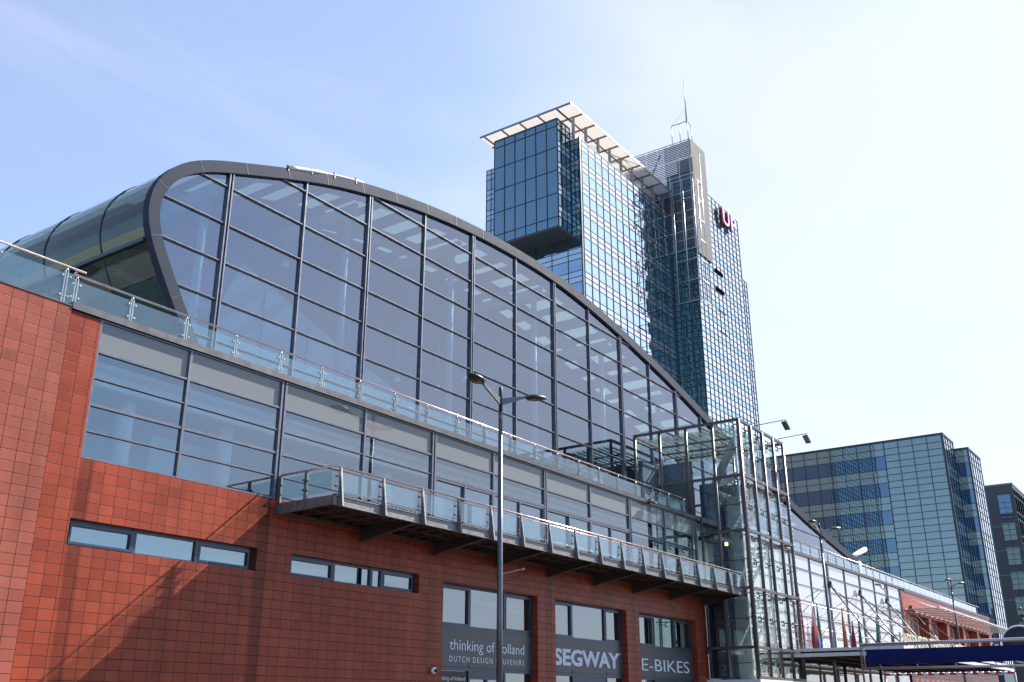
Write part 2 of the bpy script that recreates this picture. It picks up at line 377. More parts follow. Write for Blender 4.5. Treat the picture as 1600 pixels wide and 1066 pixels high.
w1 = MB(); w1.box(2.0, 14.60, Y0 - .03, Y0 + .5, 0, 12.75)
tb(w1, 'tiled_wall', 'tile_pink', label='paler pink tiled end of the wall')
SL = [(15.58, 22.36, 5.97, 6.72), (23.88, 30.67, 5.97, 6.72)]
SH = [(32.2, 39.1, 0.0, 6.58), (40.6, 47.5, 0.0, 6.58), (48.9, 55.9, 0.0, 6.58)]
w2 = MB()
w2.box(14.63, 15.61, Y0, Y0 + .5, 8.45, 12.66)
wall_with_holes(w2, 14.63, 57.4, 0, 8.45, SL + SH, Y0, Y0 + .55)
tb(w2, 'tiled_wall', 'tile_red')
# parapet cap and slab edge
p = MB(); p.box(14.61, 104, Y0 - .06, Y0 + .5, 12.70, 12.92); p.box(2, 14.6, Y0 - .05, Y0 + .5, 12.755, 12.80)
tb(p, 'parapet_cap', 'parapet_metal')
d = MB(); d.box(2, 104, Y0 + .5, YG + 40, 12.3, 12.69); tb(d, 'terrace_slab', 'interior_floor')
# solid core so nothing shows daylight through the lower floors
d = MB(); d.box(2, 104, Y0 + 6.5, YG + 40, 0, 12.3); tb(d, 'inner_core', 'interior_dark')
d = MB(); d.box(14.7, 103, Y0 + .5, Y0 + 6.4, 7.9, 8.35); tb(d, 'storey_floor', 'interior_floor')
d = MB(); d.box(2, 14.4, Y0 + .5, Y0 + 6.4, 0, 12.3); tb(d, 'side_core', 'interior_dark')

# ---- slit windows
for (a, b, c, e) in SL:
    f = MB(); y = Y0 + .22
    f.box(a, b, y, y + .1, c, c + .07); f.box(a, b, y, y + .1, e - .09, e)
    f.box(a, a + .08, y + .003, y + .1, c + .07, e - .09); f.box(b - .08, b, y + .003, y + .1, c + .07, e - .09)
    xs = [a + .08, a + 2.25, b - 2.25, b - .08]
    if a > 20: xs = [a + .08, a + 2.25, a + 4.25, b - 1.95, b - .08]
    for x in xs[1:-1]: f.box(x - .07, x + .07, y - .02, y + .1, c + .003, e - .003)
    for i in (0, len(xs) - 2):      # opening casements with a second frame
        f.box(xs[i] + .07, xs[i + 1] - .07, y - .03, y + .05, c + .07, c + .14); f.box(xs[i] + .07, xs[i + 1] - .07, y - .03, y + .05, e - .17, e - .09)
        f.box(xs[i] + .07, xs[i] + .13, y - .03, y + .05, c + .14, e - .17); f.box(xs[i + 1] - .13, xs[i + 1] - .07, y - .03, y + .05, c + .14, e - .17)
    W = tb(f, 'slit_window', 'frame_blue')
    for i in range(len(xs) - 1):
        q = MB(); q.box(xs[i] + .01, xs[i + 1] - .01, y + .055, y + .07, c + .01, e - .01); sub(q, 'pane', 'glass_shop', W)
    q = MB(); q.box(a, b, y + .9, y + 1.0, c - .5, e + .5); sub(q, 'blind', 'interior_dark', W)

# ---- first floor strip glazing (x 15.6 .. 57) and far part (x 65 .. 103)
MX = [15.61, 18.93, 22.97, 27.2, 31.40, 35.65, 39.92, 44.16, 48.40, 52.65, 56.9]
ZT = 12.68; ZS = 11.68; ZB = 8.45
f = MB(); yf = Y0 + .04
for i, x in enumerate(MX):
    wd = .05
    if i in (2, 4, 6, 8): wd = .13
    if i == 0: wd = .06
    if wd > .1:
        f.box(x - wd, x - .045, yf - .04, yf + .14, ZB, ZT); f.box(x + .045, x + wd, yf - .04, yf + .14, ZB, ZT); f.box(x - .045, x + .045, yf + .02, yf + .14, ZB, ZT)
    else: f.box(x - wd, x + wd, yf - .03, yf + .14, ZB, ZT)
for i in range(len(MX) - 1):
    a = MX[i] + (.13 if i in (2, 4, 6, 8) else .05); b = MX[i + 1] - (.13 if i + 1 in (2, 4, 6, 8) else .05)
    f.box(a, b, yf - .02, yf + .14, ZS - .035, ZS + .035)
    f.box(a, b, yf - .02, yf + .14, ZB, ZB + .05)
    f.box(a, b, yf - .02, yf + .14, ZT - .04, ZT)
    for k, z in enumerate((10.87, 10.06, 9.26)):
        if i >= 4 and i <= 7:
            if k == 0:
                f.box(a, b, yf - .03, yf + .14, z - .07, z + .05)
            continue
        h = .045 if k == 1 else .022
        f.box(a, b, yf - .015, yf + .12, z - h, z + h)
    if 4 <= i <= 7:   # doors on to the balcony: dark reveal + narrow leaf frames
        mid = (a + b) / 2
        f.box(mid - .05, mid + .05, yf - .025, yf + .12, ZB + .05, 10.80)
        f.box(a, a + .06, yf - .02, yf + .1, ZB + .05, 10.80); f.box(b - .06, b, yf - .02, yf + .1, ZB + .05, 10.80)
        f.box(a + .06, mid - .05, yf - .015, yf + .1, 10.70, 10.80); f.box(mid + .05, b - .06, yf - .015, yf + .1, 10.70, 10.80)
SG = tb(f, 'strip_glazing', 'frame_purple')
for i in range(len(MX) - 1):
    q = MB(); q.box(MX[i] + .02, MX[i + 1] - .02, yf + .05, yf + .08, ZS + .01, ZT - .01); sub(q, 'spandrel_panel', 'glass_spandrel', SG)
    rows = [(ZB + .02, 9.26), (9.26, 10.06), (10.06, 10.87), (10.87, ZS)]
    if 4 <= i <= 7:
        m_ = (MX[i] + MX[i + 1]) / 2
        for (a, b) in ((MX[i] + .02, m_), (m_, MX[i + 1] - .02)):
            q = MB(); r_ = random.uniform(-.002, .002)
            yy = yf + (.06 if (b > m_) == (i % 2 == 0) else .09)
            q.box(a, b, yy, yy + .012, ZB + .02, 10.86); sub(q, 'door_leaf', 'glass_strip', SG)
        rows = rows[3:]
    for (c, e) in rows:
        q = MB(); q.poly([(MX[i] + .02, yf + .06, c), (MX[i + 1] - .02, yf + .06 + random.uniform(-.006, .006), c), (MX[i + 1] - .02, yf + .06 + random.uniform(-.004, .004), e), (MX[i] + .02, yf + .06, e)])
        sub(q, 'glass_pane', 'glass_strip', SG)
# rooms behind the strip: ceiling, downstand, columns, blinds
q = MB(); q.box(15, 57, Y0 + .6, Y0 + 6.4, 11.45, 11.6); tb(q, 'room_ceiling', 'interior_white')
q = MB(); q.box(15.7, 57, Y0 + 1.0, Y0 + 1.25, 11.0, 11.44); tb(q, 'ceiling_downstand', 'interior_white')
for x in (18.0, 22.0, 30.4, 38.9, 47.5):
    q = MB(); q.tube([(x, Y0 + 1.8, 8.36), (x, Y0 + 1.8, 11.44)], .28, 16); tb(q, 'column', 'interior_white')
q = MB(); q.box(19.4, 22.6, Y0 + 2.3, Y0 + 2.4, 8.36, 10.3); tb(q, 'partition', 'interior_pale')
q = MB(); q.box(15, 57, Y0 + 5.6, Y0 + 5.7, 8.36, 11.44); tb(q, 'back_wall', 'interior_dark')

# ---- far glazing beyond the lift
f = MB(); FX = [61.0, 65.15, 69.35, 73.55, 77.75, 81.95, 86.1, 90.25, 94.4, 98.6, 102.9]
FX = [60.3 + 4.25 * k for k in range(11)]
for i, x in enumerate(FX):
    wd = .11 if i % 2 == 1 else .045
    f.box(x - wd, x + wd, yf - .05, yf + .1, 0, ZT)
zr = [1.2, 2.4, 3.55, 4.7, 5.85, 7.0, 8.2, 9.35, 10.5, 11.68]
for k, z in enumerate(zr):
    h = .05 if k in (3, 6, 9) else .025
    for i in range(len(FX) - 1):
        f.box(FX[i] + .11, FX[i + 1] - .11, yf - .03, yf + .1, z - h, z + h)
FG = tb(f, 'far_glazing', 'frame_purple')
for i in range(len(FX) - 1):
    for (c, e) in zip([0.02] + zr, zr + [ZT - .02]):
        q = MB(); q.poly([(FX[i], yf + .03, c), (FX[i + 1], yf + .03 + random.uniform(-.008, .008), c), (FX[i + 1], yf + .03 + random.uniform(-.006, .006), e), (FX[i], yf + .03, e)])
        sub(q, 'glass_pane', 'glass_far', FG)
q = MB(); q.box(57.5, 102.9, Y0 + .6, Y0 + .7, 0, 12.3); tb(q, 'blind_wall', 'interior_white')

# ---- gable outline (x, z) on the gable plane, read off clockwise from the left foot
OUT = [(23.66, 12.7), (22.65, 14.3), (21.69, 15.85), (20.95, 17.05), (20.60, 17.62), (20.19, 18.30), (19.87, 18.97), (19.70, 19.62), (19.66, 20.11), (19.78, 20.62), (20.05, 21.25),
       (20.52, 21.90), (21.32, 22.56), (22.50, 23.12), (23.57, 23.52), (25.68, 24.32), (27.76, 25.07), (29.8, 25.70), (32.03, 26.24), (34.05, 26.66), (36.2, 27.02),
       (38.35, 27.30), (40.4, 27.49), (42.6, 27.62), (44.8, 27.69), (46.95, 27.70), (49.1, 27.62), (51.7, 27.40), (54.4, 27.04), (57.1, 26.60), (60.0, 26.05), (63.8, 25.27),
       (67.6, 24.38), (71.5, 23.36), (75.5, 22.4), (79.8, 21.45), (84.2, 20.5), (88.4, 19.6), (91.1, 19.03), (93.6, 18.55), (98.2, 17.8), (102.0, 17.2), (104.8, 16.75), (107.0, 16.42)]
def resample(P, step):
    Q = [Vector(p) for p in P]; L = [0]
    for i in range(1, len(Q)): L.append(L[-1] + (Q[i] - Q[i - 1]).length)
    n = int(L[-1] / step); o = []; j = 0
    for i in range(n + 1):
        s = L[-1] * i / n
        while j < len(L) - 2 and L[j + 1] < s: j += 1
        t = (s - L[j]) / (L[j + 1] - L[j]); o.append(Q[j].lerp(Q[j + 1], t))
    return o
def smooth(Q, it):
    for _ in range(it): Q = [Q[0]] + [(Q[i - 1] + Q[i] * 2 + Q[i + 1]) / 4 for i in range(1, len(Q) - 1)] + [Q[-1]]
    return Q
OQ = smooth(resample(OUT, .5), 5)
def offset(Q, fw):
    o = []
    for i, p_ in enumerate(Q):
        d_ = (Q[min(i + 1, len(Q) - 1)] - Q[max(i - 1, 0)]).normalized(); n_ = Vector((d_.y, -d_.x)); o.append(p_ + n_ * fw(p_))
    return o
IQ = offset(OQ, lambda p_: .44 + .003 * max(0, p_.x - 20))
FQ = offset(OQ, lambda p_: -.06)
# fascia band in front of the glass
f = MB()
for i in range(len(OQ) - 1):
    a, b, c, e = FQ[i], FQ[i + 1], IQ[i + 1], IQ[i]
    y0, y1 = YG - .14, YG + .25
    f.poly([(a.x, y0, a.y), (b.x, y0, b.y), (c.x, y0, c.y), (e.x, y0, e.y)])
    f.poly([(e.x, y0, e.y), (c.x, y0, c.y), (c.x, y1, c.y), (e.x, y1, e.y)])
    f.poly([(b.x, y0, b.y), (a.x, y0, a.y), (a.x, y1, a.y), (b.x, y1, b.y)])
a, e = FQ[-1], IQ[-1]; f.poly([(a.x, YG - .14, a.y), (e.x, YG - .14, e.y), (e.x, YG + .25, e.y), (a.x, YG + .25, a.y)])
for i in range(4, len(OQ) - 2, 5):
    a, e = FQ[i], IQ[i]; f.bar((a.x, YG - .142, a.y), (e.x, YG - .142, e.y), .012, .03, m='grid_dark')
FA = tb(f, 'arch_fascia', 'fascia')
# gable mullions and panes
GX = [23.45 + 4.212 * k for k in range(-1, 21)]
GZ = [12.7 + .62, 13.78, 15.49, 17.20, 18.90, 20.61, 22.32, 24.03, 25.73]
poly_in = [(p_.x, p_.y) for p_ in IQ]
def top_at(x):
    for i in range(len(IQ) - 1):
        if IQ[i].x <= x <= IQ[i + 1].x and IQ[i].y > 20.5: return IQ[i].y + (IQ[i + 1].y - IQ[i].y) * (x - IQ[i].x) / (IQ[i + 1].x - IQ[i].x)
    return None
f = MB()
for k, x in enumerate(GX):
    z = top_at(x)
    if z is None or x > 106: continue
    major = (k % 2 == 1)
    if major:
        f.box(x - .11, x - .05, YG - .10, YG + .16, 12.7, z); f.box(x + .05, x + .11, YG - .10, YG + .16, 12.7, z); f.box(x - .05, x + .05, YG - .02, YG + .16, 12.7, z)
    else: f.box(x - .037, x + .037, YG - .08, YG + .14, 12.7, z)
GF = tb(f, 'gable_window', 'frame_purple')
def clip(poly, x0, x1, z0, z1):
    def cl(P, ins, inter):
        o = []
        for i in range(len(P)):
            a, b = P[i - 1], P[i]
            if ins(b):
                if not ins(a): o.append(inter(a, b))
                o.append(b)
            elif ins(a): o.append(inter(a, b))
        return o
    def ix(v): return lambda a, b: (v, a[1] + (b[1] - a[1]) * (v - a[0]) / (b[0] - a[0]))
    def iz(v): return lambda a, b: (a[0] + (b[0] - a[0]) * (v - a[1]) / (b[1] - a[1]), v)
    P = poly
    for ins, it in ((lambda p: p[0] >= x0, ix(x0)), (lambda p: p[0] <= x1, ix(x1)), (lambda p: p[1] >= z0, iz(z0)), (lambda p: p[1] <= z1, iz(z1))):
        if P: P = cl(P, ins, it)
    return P
full = poly_in + [(poly_in[-1][0], 12.7)]
GX2 = [18.5] + [x for x in GX if x > 20] 
tr = MB()
for i in range(len(GX2) - 1):
    x0, x1 = GX2[i], GX2[i + 1]
    major0 = (i % 2 == 1)
    for (z0, z1) in zip([12.7] + GZ[1:], GZ[1:] + [29]):
        P = clip(full, x0, x1, z0, z1)
        if len(P) < 3: continue
        ar = abs(sum(P[j - 1][0] * P[j][1] - P[j][0] * P[j - 1][1] for j in range(len(P)))) / 2
        if ar < .05: continue
        q = MB(); tx = random.uniform(-.0018, .0018); tz = random.uniform(-.0018, .0018)
        q.poly([(px, YG + .05 + tx * (px - x0) + tz * (pz - z0), pz) for px, pz in P]); sub(q, 'glass_pane', 'glass_gable', GF)
def spans(z):
    xs = []
    for i in range(len(full)):
        a, b = full[i - 1], full[i]
        if (a[1] - z) * (b[1] - z) < 0: xs.append(a[0] + (b[0] - a[0]) * (z - a[1]) / (b[1] - a[1]))
    xs.sort(); return [(xs[i], xs[i + 1]) for i in range(0, len(xs) - 1, 2)]
for z in GZ:
    for (a, b) in spans(z):
        cuts = [a] + [x for x in GX if a < x < b] + [b]
        for j in range(len(cuts) - 1):
            c, e = cuts[j] + (.06 if j else 0), cuts[j + 1] - (.06 if j < len(cuts) - 2 else 0)
            if e - c > .1: tr.box(c, e, YG - .065, YG + .03, z - .02, z + .02); 
            if e - c > .1: tr.box(c, e, YG - .02, YG + .06, z - .045, z - .022)
sub(tr, 'transom', 'frame_purple', GF)
# low doors and dado behind the terrace rail
q = MB()
for k in range(60):
    x = 24.2 + k * 1.404
    if x > 104: break
    q.box(x - .03, x + .03, YG - .1, YG - .04, 12.72, 14.9 if k % 3 else 13.78)
q.box(23.5, 104, YG - .11, YG - .03, 14.86, 14.93); q.box(23.5, 104, YG - .11, YG - .03, 14.2, 14.24)
sub(q, 'terrace_door_frame', 'post_steel', GF)

# ---- roof shell
f = MB(); s_ = MB(); rb = MB()
YB = 78.0
istart = next(i for i, p_ in enumerate(OQ) if p_.x > 22.3 and p_.y > 22)
ys = [(YG + .25, 32.4, 0), (32.4, 35.0, 1), (35.0, 35.9, 0), (35.9, 37.2, 1), (37.2, YB, 0)]
for i in range(istart, len(OQ) - 1):
    a, b = OQ[i], OQ[i + 1]; xm = (a.x + b.x) / 2; u = ((xm - 23.45) % 2.106) / 2.106
    for (y0, y1, sk) in ys:
        P = [(a.x, y0, a.y), (b.x, y0, b.y), (b.x, y1, b.y), (a.x, y1, a.y)]
        if sk and .16 < u < .84 and xm < 95: s_.poly(P)
        else:
            f.poly(P)
            f.poly([(x, y, z - .22) for x, y, z in P][::-1])
RF = tb(f, 'roof_shell', 'roof_dark'); sub(s_, 'skylight', 'skylight', RF)
# deep trusses under the roof, one per major mullion, and purlins
for k, x in enumerate(GX):
    z = top_at(x)
    if z is None or k % 2 == 0 or x > 100: continue
    q = MB(); q.box(x - .12, x + .12, YG + .9, 47, z - .75, z - .12)
    q.tube([(x, YG + 1.5, 12.7), (x, YG + 1.5, z - .5)], .19, 14); tb(q, 'roof_truss', 'interior_pale' )
q = MB()
for y in (35.45, 38.95, 42.5):
    for i in range(istart, len(OQ) - 6, 5):
        a, b = OQ[i], OQ[min(i + 5, len(OQ) - 1)]
        q.bar((a.x, y, a.y - .5), (b.x, y, b.y - .5), .14, .5)
tb(q, 'purlin', 'roof_dark')
q = MB(); q.box(26, 106, 47.2, 47.4, 12.7, 24.5); tb(q, 'hall_back_wall', 'interior_dark')
q = MB(); q.prism([(27, 12.7), (27, 18.6), (28.5, 22.1), (36.0, 19.6), (50, 15.8), (58, 13.2), (58, 12.7)], 'y', 36.0, 36.12); tb(q, 'stair_screen', 'interior_pale')
q = MB(); 
for x in (30, 33, 36, 39, 42): q.box(x - .03, x + .03, 35.93, 35.99, 12.7, 21.2 - (x - 30) * .36)
tb(q, 'screen_mullion', 'frame_purple')
for (x, z) in ((33.5, 17.6), (37.2, 17.9), (38.3, 16.5), (40.6, 18.3), (43.0, 19.5), (29.0, 21.5), (47.0, 16.0)):
    q = MB(); q.tube([(x, 33.5, z), (x, 33.5, z + .22)], .16, 10, radii=[.22, .07]); q.tube([(x, 33.5, z + .22), (x, 33.5, z + 3)], .012, 4); tb(q, 'pendant_lamp', 'interior_white')
# far end of the roof wave
q = MB(); q.box(107.0, 107.9, YG - .2, YB, 12.7, 16.3); tb(q, 'roof_end_wall', 'canopy_white')

# ---- glazed nose at the left end
f = MB(); rb = MB()
for i in range(0, istart):
    a, b = OQ[i], OQ[i + 1]; k = len(f.v)
    for (y0, y1) in ((YG + .25, YG + 20), (YG + 20, YB)):
        f.poly([(a.x, y0, a.y), (b.x, y0, b.y), (b.x, y1, b.y), (a.x, y1, a.y)])
bm_o = tb(f, 'nose_glass', 'glass_nose')
for p_ in bm_o.data.polygons: p_.use_smooth = True
for y in [YG + 3.1 + 4.0 * k for k in range(11)]:
    q = MB(); q.tube([(p_.x, y, p_.y) for p_ in offset(OQ[:istart + 1], lambda p: -.01)], .035, 6); tb(q, 'nose_rib', 'grid_dark')
q = MB()
for zz, xx in ((18.62, 20.0), (15.2, 22.05)): q.bar((xx - .02, YG + .25, zz), (xx - .02, YB, zz), .12, .16)
tb(q, 'nose_rail', 'grid_dark')
q = MB(); 
for i in range(0, 11): 
    a, b = OQ[i], OQ[i + 1]; q.poly([(a.x + .12, YG + .4, a.y), (b.x + .12, YG + .4, b.y), (b.x + .12, YB, b.y), (a.x + .12, YB, a.y)])
tb(q, 'nose_lining', 'concrete')
for k, z in enumerate((15.4, 18.5)):
    q = MB(); q.box(22.6 - k * 1.4, 26.4, YG + 4, YB, z, z + .35); tb(q, 'gallery_floor', 'interior_floor')

# ---- terrace railing
YR = Y0 + .3
hr = MB(); hr.tube([(14.75, YR, 13.90), (56.2, YR, 13.90)], .035, 10)
TR = tb(hr, 'terrace_railing', 'handrail')
def rail_post(x, y, z0, z1, par, gm='post_steel'):
    q = MB(); q.box(x - .05, x - .03, y - .035, y + .035, z0, z1 - .12); q.box(x + .03, x + .05, y - .035, y + .035, z0, z1 - .12)
    q.tube([(x, y, z1 - .14), (x, y, z1 - .02)], .02, 6, radii=[.05, .02])
    for zz in (z0 + .28, z1 - .30):
        q.tube([(x - .12, y - .05, zz), (x - .12, y + .02, zz)], .03, 8); q.tube([(x + .12, y - .05, zz), (x + .12, y + .02, zz)], .03, 8)
        q.box(x - .12, x + .12, y - .012, y + .012, zz - .015, zz + .015)
    return sub(q, 'railing_post', gm, par)
px = [14.8] + [16.72 + 2.065 * k for k in range(20)]
px = [x for x in px if x < 56.5]
for x in px: rail_post(x, YR, 12.9, 13.9, TR)
for a, b in zip(px[:-1], px[1:]):
    q = MB(); q.box(a + .07, b - .07, YR - .008, YR + .008, 12.95, 13.72); sub(q, 'glass_panel', 'glass_rail', TR)
# raised left length of the railing
hr = MB(); YL = Y0 + .12; hr.tube([(2.2, YL, 13.98), (14.95, YL, 13.98)], .035, 10); hr.tube([(14.7, YL + .02, 13.98), (14.7, YR, 13.90)], .03, 8)
TL = tb(hr, 'terrace_railing', 'handrail')
lx = [14.35, 12.25, 10.15, 8.05, 5.95, 3.85]
for x in lx: rail_post(x, YL, 12.78, 13.97, TL)
for a, b in zip(lx[1:], lx[:-1]):
    q = MB(); q.box(a + .07, b - .07, YL - .008, YL + .008, 12.83, 13.75); sub(q, 'glass_panel', 'glass_rail', TL)
q = MB(); q.box(14.42, 14.62, YL - .01, YL + .01, 12.83, 13.8); sub(q, 'glass_panel', 'glass_rail', TL)
# far glass railing, bright sky reflection painted into the farther panels as white
hr = MB(); hr.tube([(65.5, YR, 13.92), (141.2, YR, 13.92)], .05, 8); TF = tb(hr, 'terrace_railing', 'handrail')
xq = [66.0 + 2.1 * k for k in range(36)]
for x in xq[:18]: rail_post(x, YR, 12.9, 13.9, TF)
for k, (a, b) in enumerate(zip(xq[:-1], xq[1:])):
    q = MB(); q.box(a + .05, b - .05, YR - .008, YR + .008, 12.93, 13.72); sub(q, 'glass_panel', 'glass_rail' if k < 12 else 'glass_rail_sky', TF)

# ---- balcony
YO = 23.3; BX0, BX1 = 23.05, 57.0
b_ = MB(); b_.box(BX0, BX1, YO, YO + .09, 8.0, 8.28); b_.box(BX0, BX1, YO - .05, YO + .09, 7.97, 8.0); b_.box(BX0, BX1, YO - .05, YO + .09, 8.28, 8.31)
b_.prism([(YO + .1, 8.0), (Y0 - .003, 7.93), (Y0 - .003, 8.31), (YO + .1, 8.31)], 'x', BX0, BX0 + .09)
BA = tb(b_, 'balcony', 'steel_galv')
q = MB()
q.box(BX0 + .1, BX1, YO + .1, Y0 - .005, 8.18, 8.26)
for k in range(40): q.box(BX0 + .15 + k * .85, BX0 + .25 + k * .85, YO + .1, Y0 - .01, 8.05, 8.177)
q.box(BX0 + .1, BX1, YO + .7, YO + .8, 8.06, 8.175); q.box(BX0 + .1, BX1, YO + 1.6, YO + 1.7, 8.06, 8.175)
for k in range(170): q.box(BX0 + .12 + k * .2, BX0 + .18 + k * .2, YO + .02, YO + .2, 8.312, 8.37)
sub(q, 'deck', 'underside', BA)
for k in range(9):
    x = 27.3 + 4.24 * k
    if x > 57: break
    q = MB(); q.prism([(YO + .15, 8.0), (Y0 - .002, 7.58), (Y0 - .002, 8.17), (YO + .15, 8.17)], 'x', x - .03, x + .03)
    q.prism([(YO + .15, 7.97), (Y0 - .002, 7.54), (Y0 - .002, 7.575), (YO + .15, 7.998)], 'x', x - .11, x + .11)
    sub(q, 'bracket', 'steel_brown', BA)
q = MB(); q.box(22.9, 57, Y0 - .16, Y0 - .004, 7.95, 8.04); sub(q, 'wall_plate', 'steel_brown', BA)
bp = [23.3 + 2.1125 * k for k in range(17)]
hr = MB(); hr.tube([(BX0 + .05, Y0 - .05, 9.29), (BX0 + .05, YO + .05, 9.29), (BX1 + .1, YO + .05, 9.29)], .036, 10); hr.tube([(BX0 + .3, YO + .16, 9.20), (BX1 + .1, YO + .16, 9.20)], .02, 6)
sub(hr, 'handrail', 'handrail', BA)
for x in bp:
    q = MB(); q.prism([(YO - .20, 7.95), (YO - .03, 7.93), (YO + .03, 9.25), (YO - .03, 9.25)], 'x', x - .035, x + .035)
    q.box(x - .07, x - .036, YO - .06, YO + .0, 7.94, 9.2)
    for zz in (8.62, 8.95): q.tube([(x - .18, YO + .06, zz), (x - .05, YO + .06, zz)], .03, 6)
    sub(q, 'railing_post', 'steel_galv', BA)
for a, b in zip(bp[:-1], bp[1:]):
    q = MB(); q.box(a + .12, b - .16, YO + .05, YO + .062, 8.42, 9.14); sub(q, 'glass_panel', 'glass_rail', BA)
for (y0, y1) in ((YO + .2, YO + 1.3), (YO + 1.45, YO + 2.55)):
    q = MB(); q.box(BX0 + .04, BX0 + .052, y0, y1, 8.42, 9.14); sub(q, 'glass_panel', 'glass_rail', BA)
for y in (Y0 - .07, YO + 1.37):
    q = MB(); q.box(BX0 - .02, BX0 + .04, y - .06, y + .06, 7.95, 9.26); 
    for zz in (8.62, 8.95): q.box(BX0 - .06, BX0 + .07, y - .12, y + .12, zz - .03, zz + .03)
    sub(q, 'railing_post', 'steel_galv', BA)
q = MB(); q.tube([(BX0 + .4, YO + .2, 8.52), (BX1, YO + .2, 8.52)], .012, 5); sub(q, 'cable', 'post_steel', BA)

# ---- shop fronts
ZSB, ZST = 3.32, 4.80
for n_, (a, b, c, e) in enumerate(SH):
    y = Y0 + .32; f = MB(); w_ = (b - a)
    v1, v2 = a + 2.18, b - 2.18
    if n_ == 1: v1, v2 = a + 1.95, b - 1.75
    if n_ == 2: v1, v2 = a + 2.1, b - 2.3
    f.box(a, b, y, y + .12, e - .08, e); f.box(a, a + .06, y + .003, y + .12, ZST, e - .08); f.box(b - .06, b, y + .003, y + .12, ZST, e - .08)
    f.box(a, b, y - .02, y + .12, ZST - .02, ZST + .16)
    f.box(a, b, y - .03, y + .12, ZSB - .14, ZSB - .01)
    for v in (v1, v2):
        f.box(v - .06, v + .06, y - .02, y + .12, ZST + .16, e - .08); f.box(v - .05, v + .05, y - .035, y + .12, 0, ZSB - .14); f.box(v - .035, v + .035, y - .04, y, ZSB - .01, ZSB + .12)
    for (s, t) in ((a, v1), (v2, b)):
        f.box(s + .06, t - .06, y - .03, y + .06, ZST + .16, ZST + .24); f.box(s + .06, t - .06, y - .03, y + .06, e - .17, e - .08)
        f.box(s + .06, s + .12, y - .03, y + .06, ZST + .24, e - .17); f.box(t - .12, t - .06, y - .03, y + .06, ZST + .24, e - .17)
    f.box(v1 + .05, v2 - .05, y - .01, y + .1, ZSB - .45, ZSB - .14); mid = (v1 + v2) / 2; f.box(mid - .06, mid + .06, y - .02, y + .1, 0, ZSB - .45)
    W = tb(f, 'shop_front', 'frame_blue')
    for (s, t) in ((a + .02, v1), (v1, v2), (v2, b - .02)):
        q = MB(); q.box(s, t, y + .062, y + .075, ZST + .1, e - .02); sub(q, 'pane', 'glass_shop', W)
        q = MB(); q.box(s, t, y + .062, y + .075, 0.02, ZSB - .1); sub(q, 'pane', 'glass_shop', W)
    if n_ == 1:
        q = MB(); q.box(a + .1, b - .1, y + .04, y + .055, 1.6, ZSB - .42); sub(q, 'red_film', 'shop_red', W)
    if n_ == 0:
        q = MB(); q.box(a + .05, v1 - .06, y + .02, y + .05, 1.6, ZSB - .16); sub(q, 'dark_film', 'black_rubber', W)
        text_mesh('window_lettering', "thinking of holland", .22, 'post_steel', W, (a + .12, y + .018, ZSB - .52), (R(90), 0, 0), width=1.85, extrude=.002)
        text_mesh('house_number', "23", .2, 'post_steel', W, (mid - .5, y - .03, ZSB - .7), (R(90), 0, 0), width=.24, extrude=.002)
q = MB(); q.box(31.5, 57, Y0 + 4.0, Y0 + 4.1, 0, 7.0); tb(q, 'shop_back_wall', 'interior_dark')
q = MB(); q.box(31.5, 57, Y0 + .6, Y0 + 4.0, 6.62, 6.72); tb(q, 'shop_ceiling', 'interior_floor')

def sign(k, label, word_fn):
    a, b = SH[k][0], SH[k][1]; y = Y0 + .30
    s = thing('shop_sign', label, 'sign', (a, y, ZSB), 'grey name boards over the shop fronts')
    q = MB(); q.box(0.01, b - a - .01, 0, .06, 0, ZST - ZSB - .022); q.build('sign_panel', 'sign_dark', s)
    word_fn(s, b - a)
def w0(s, w_):
    text_mesh('lettering', "thinking of holland", .62, 'letter_white', s, (.85, -.004, .66), (R(90), 0, 0), width=5.35, extrude=.012, bold=-.004)
    text_mesh('lettering', "DUTCH DESIGN SOUVENIRS", .33, 'letter_white', s, (.85, -.004, .20), (R(90), 0, 0), width=5.35, extrude=.01, bold=-.002, spacing=1.35)
    text_mesh('lettering', ",", .33, 'letter_white', s, (3.35, -.004, .2), (R(90), 0, 0), extrude=.01)
def w1_(s, w_):
    text_mesh('lettering', "SEGWAY", 1.0, 'letter_violet', s, (.28, -.006, .36), (R(90), 0, 0), width=6.2, extrude=.02, bold=.035)
    text_mesh('lettering', "'", .5, 'letter_violet', s, (6.55, -.006, .75), (R(90), 0, 0), extrude=.02)
def w2_(s, w_):
    text_mesh('lettering', "E-BIKES", .92, 'letter_white', s, (.62, -.006, .32), (R(90), 0, 0), width=5.75, extrude=.02, bold=-.008)
sign(0, 'grey sign board with thin white letters about Dutch design souvenirs, behind the lamp pole', w0)
sign(1, 'grey sign board with one bold rounded violet white word, middle of the three shop signs', w1_)
sign(2, 'dark grey sign board reading E-BIKES, nearest the glass lift', w2_)

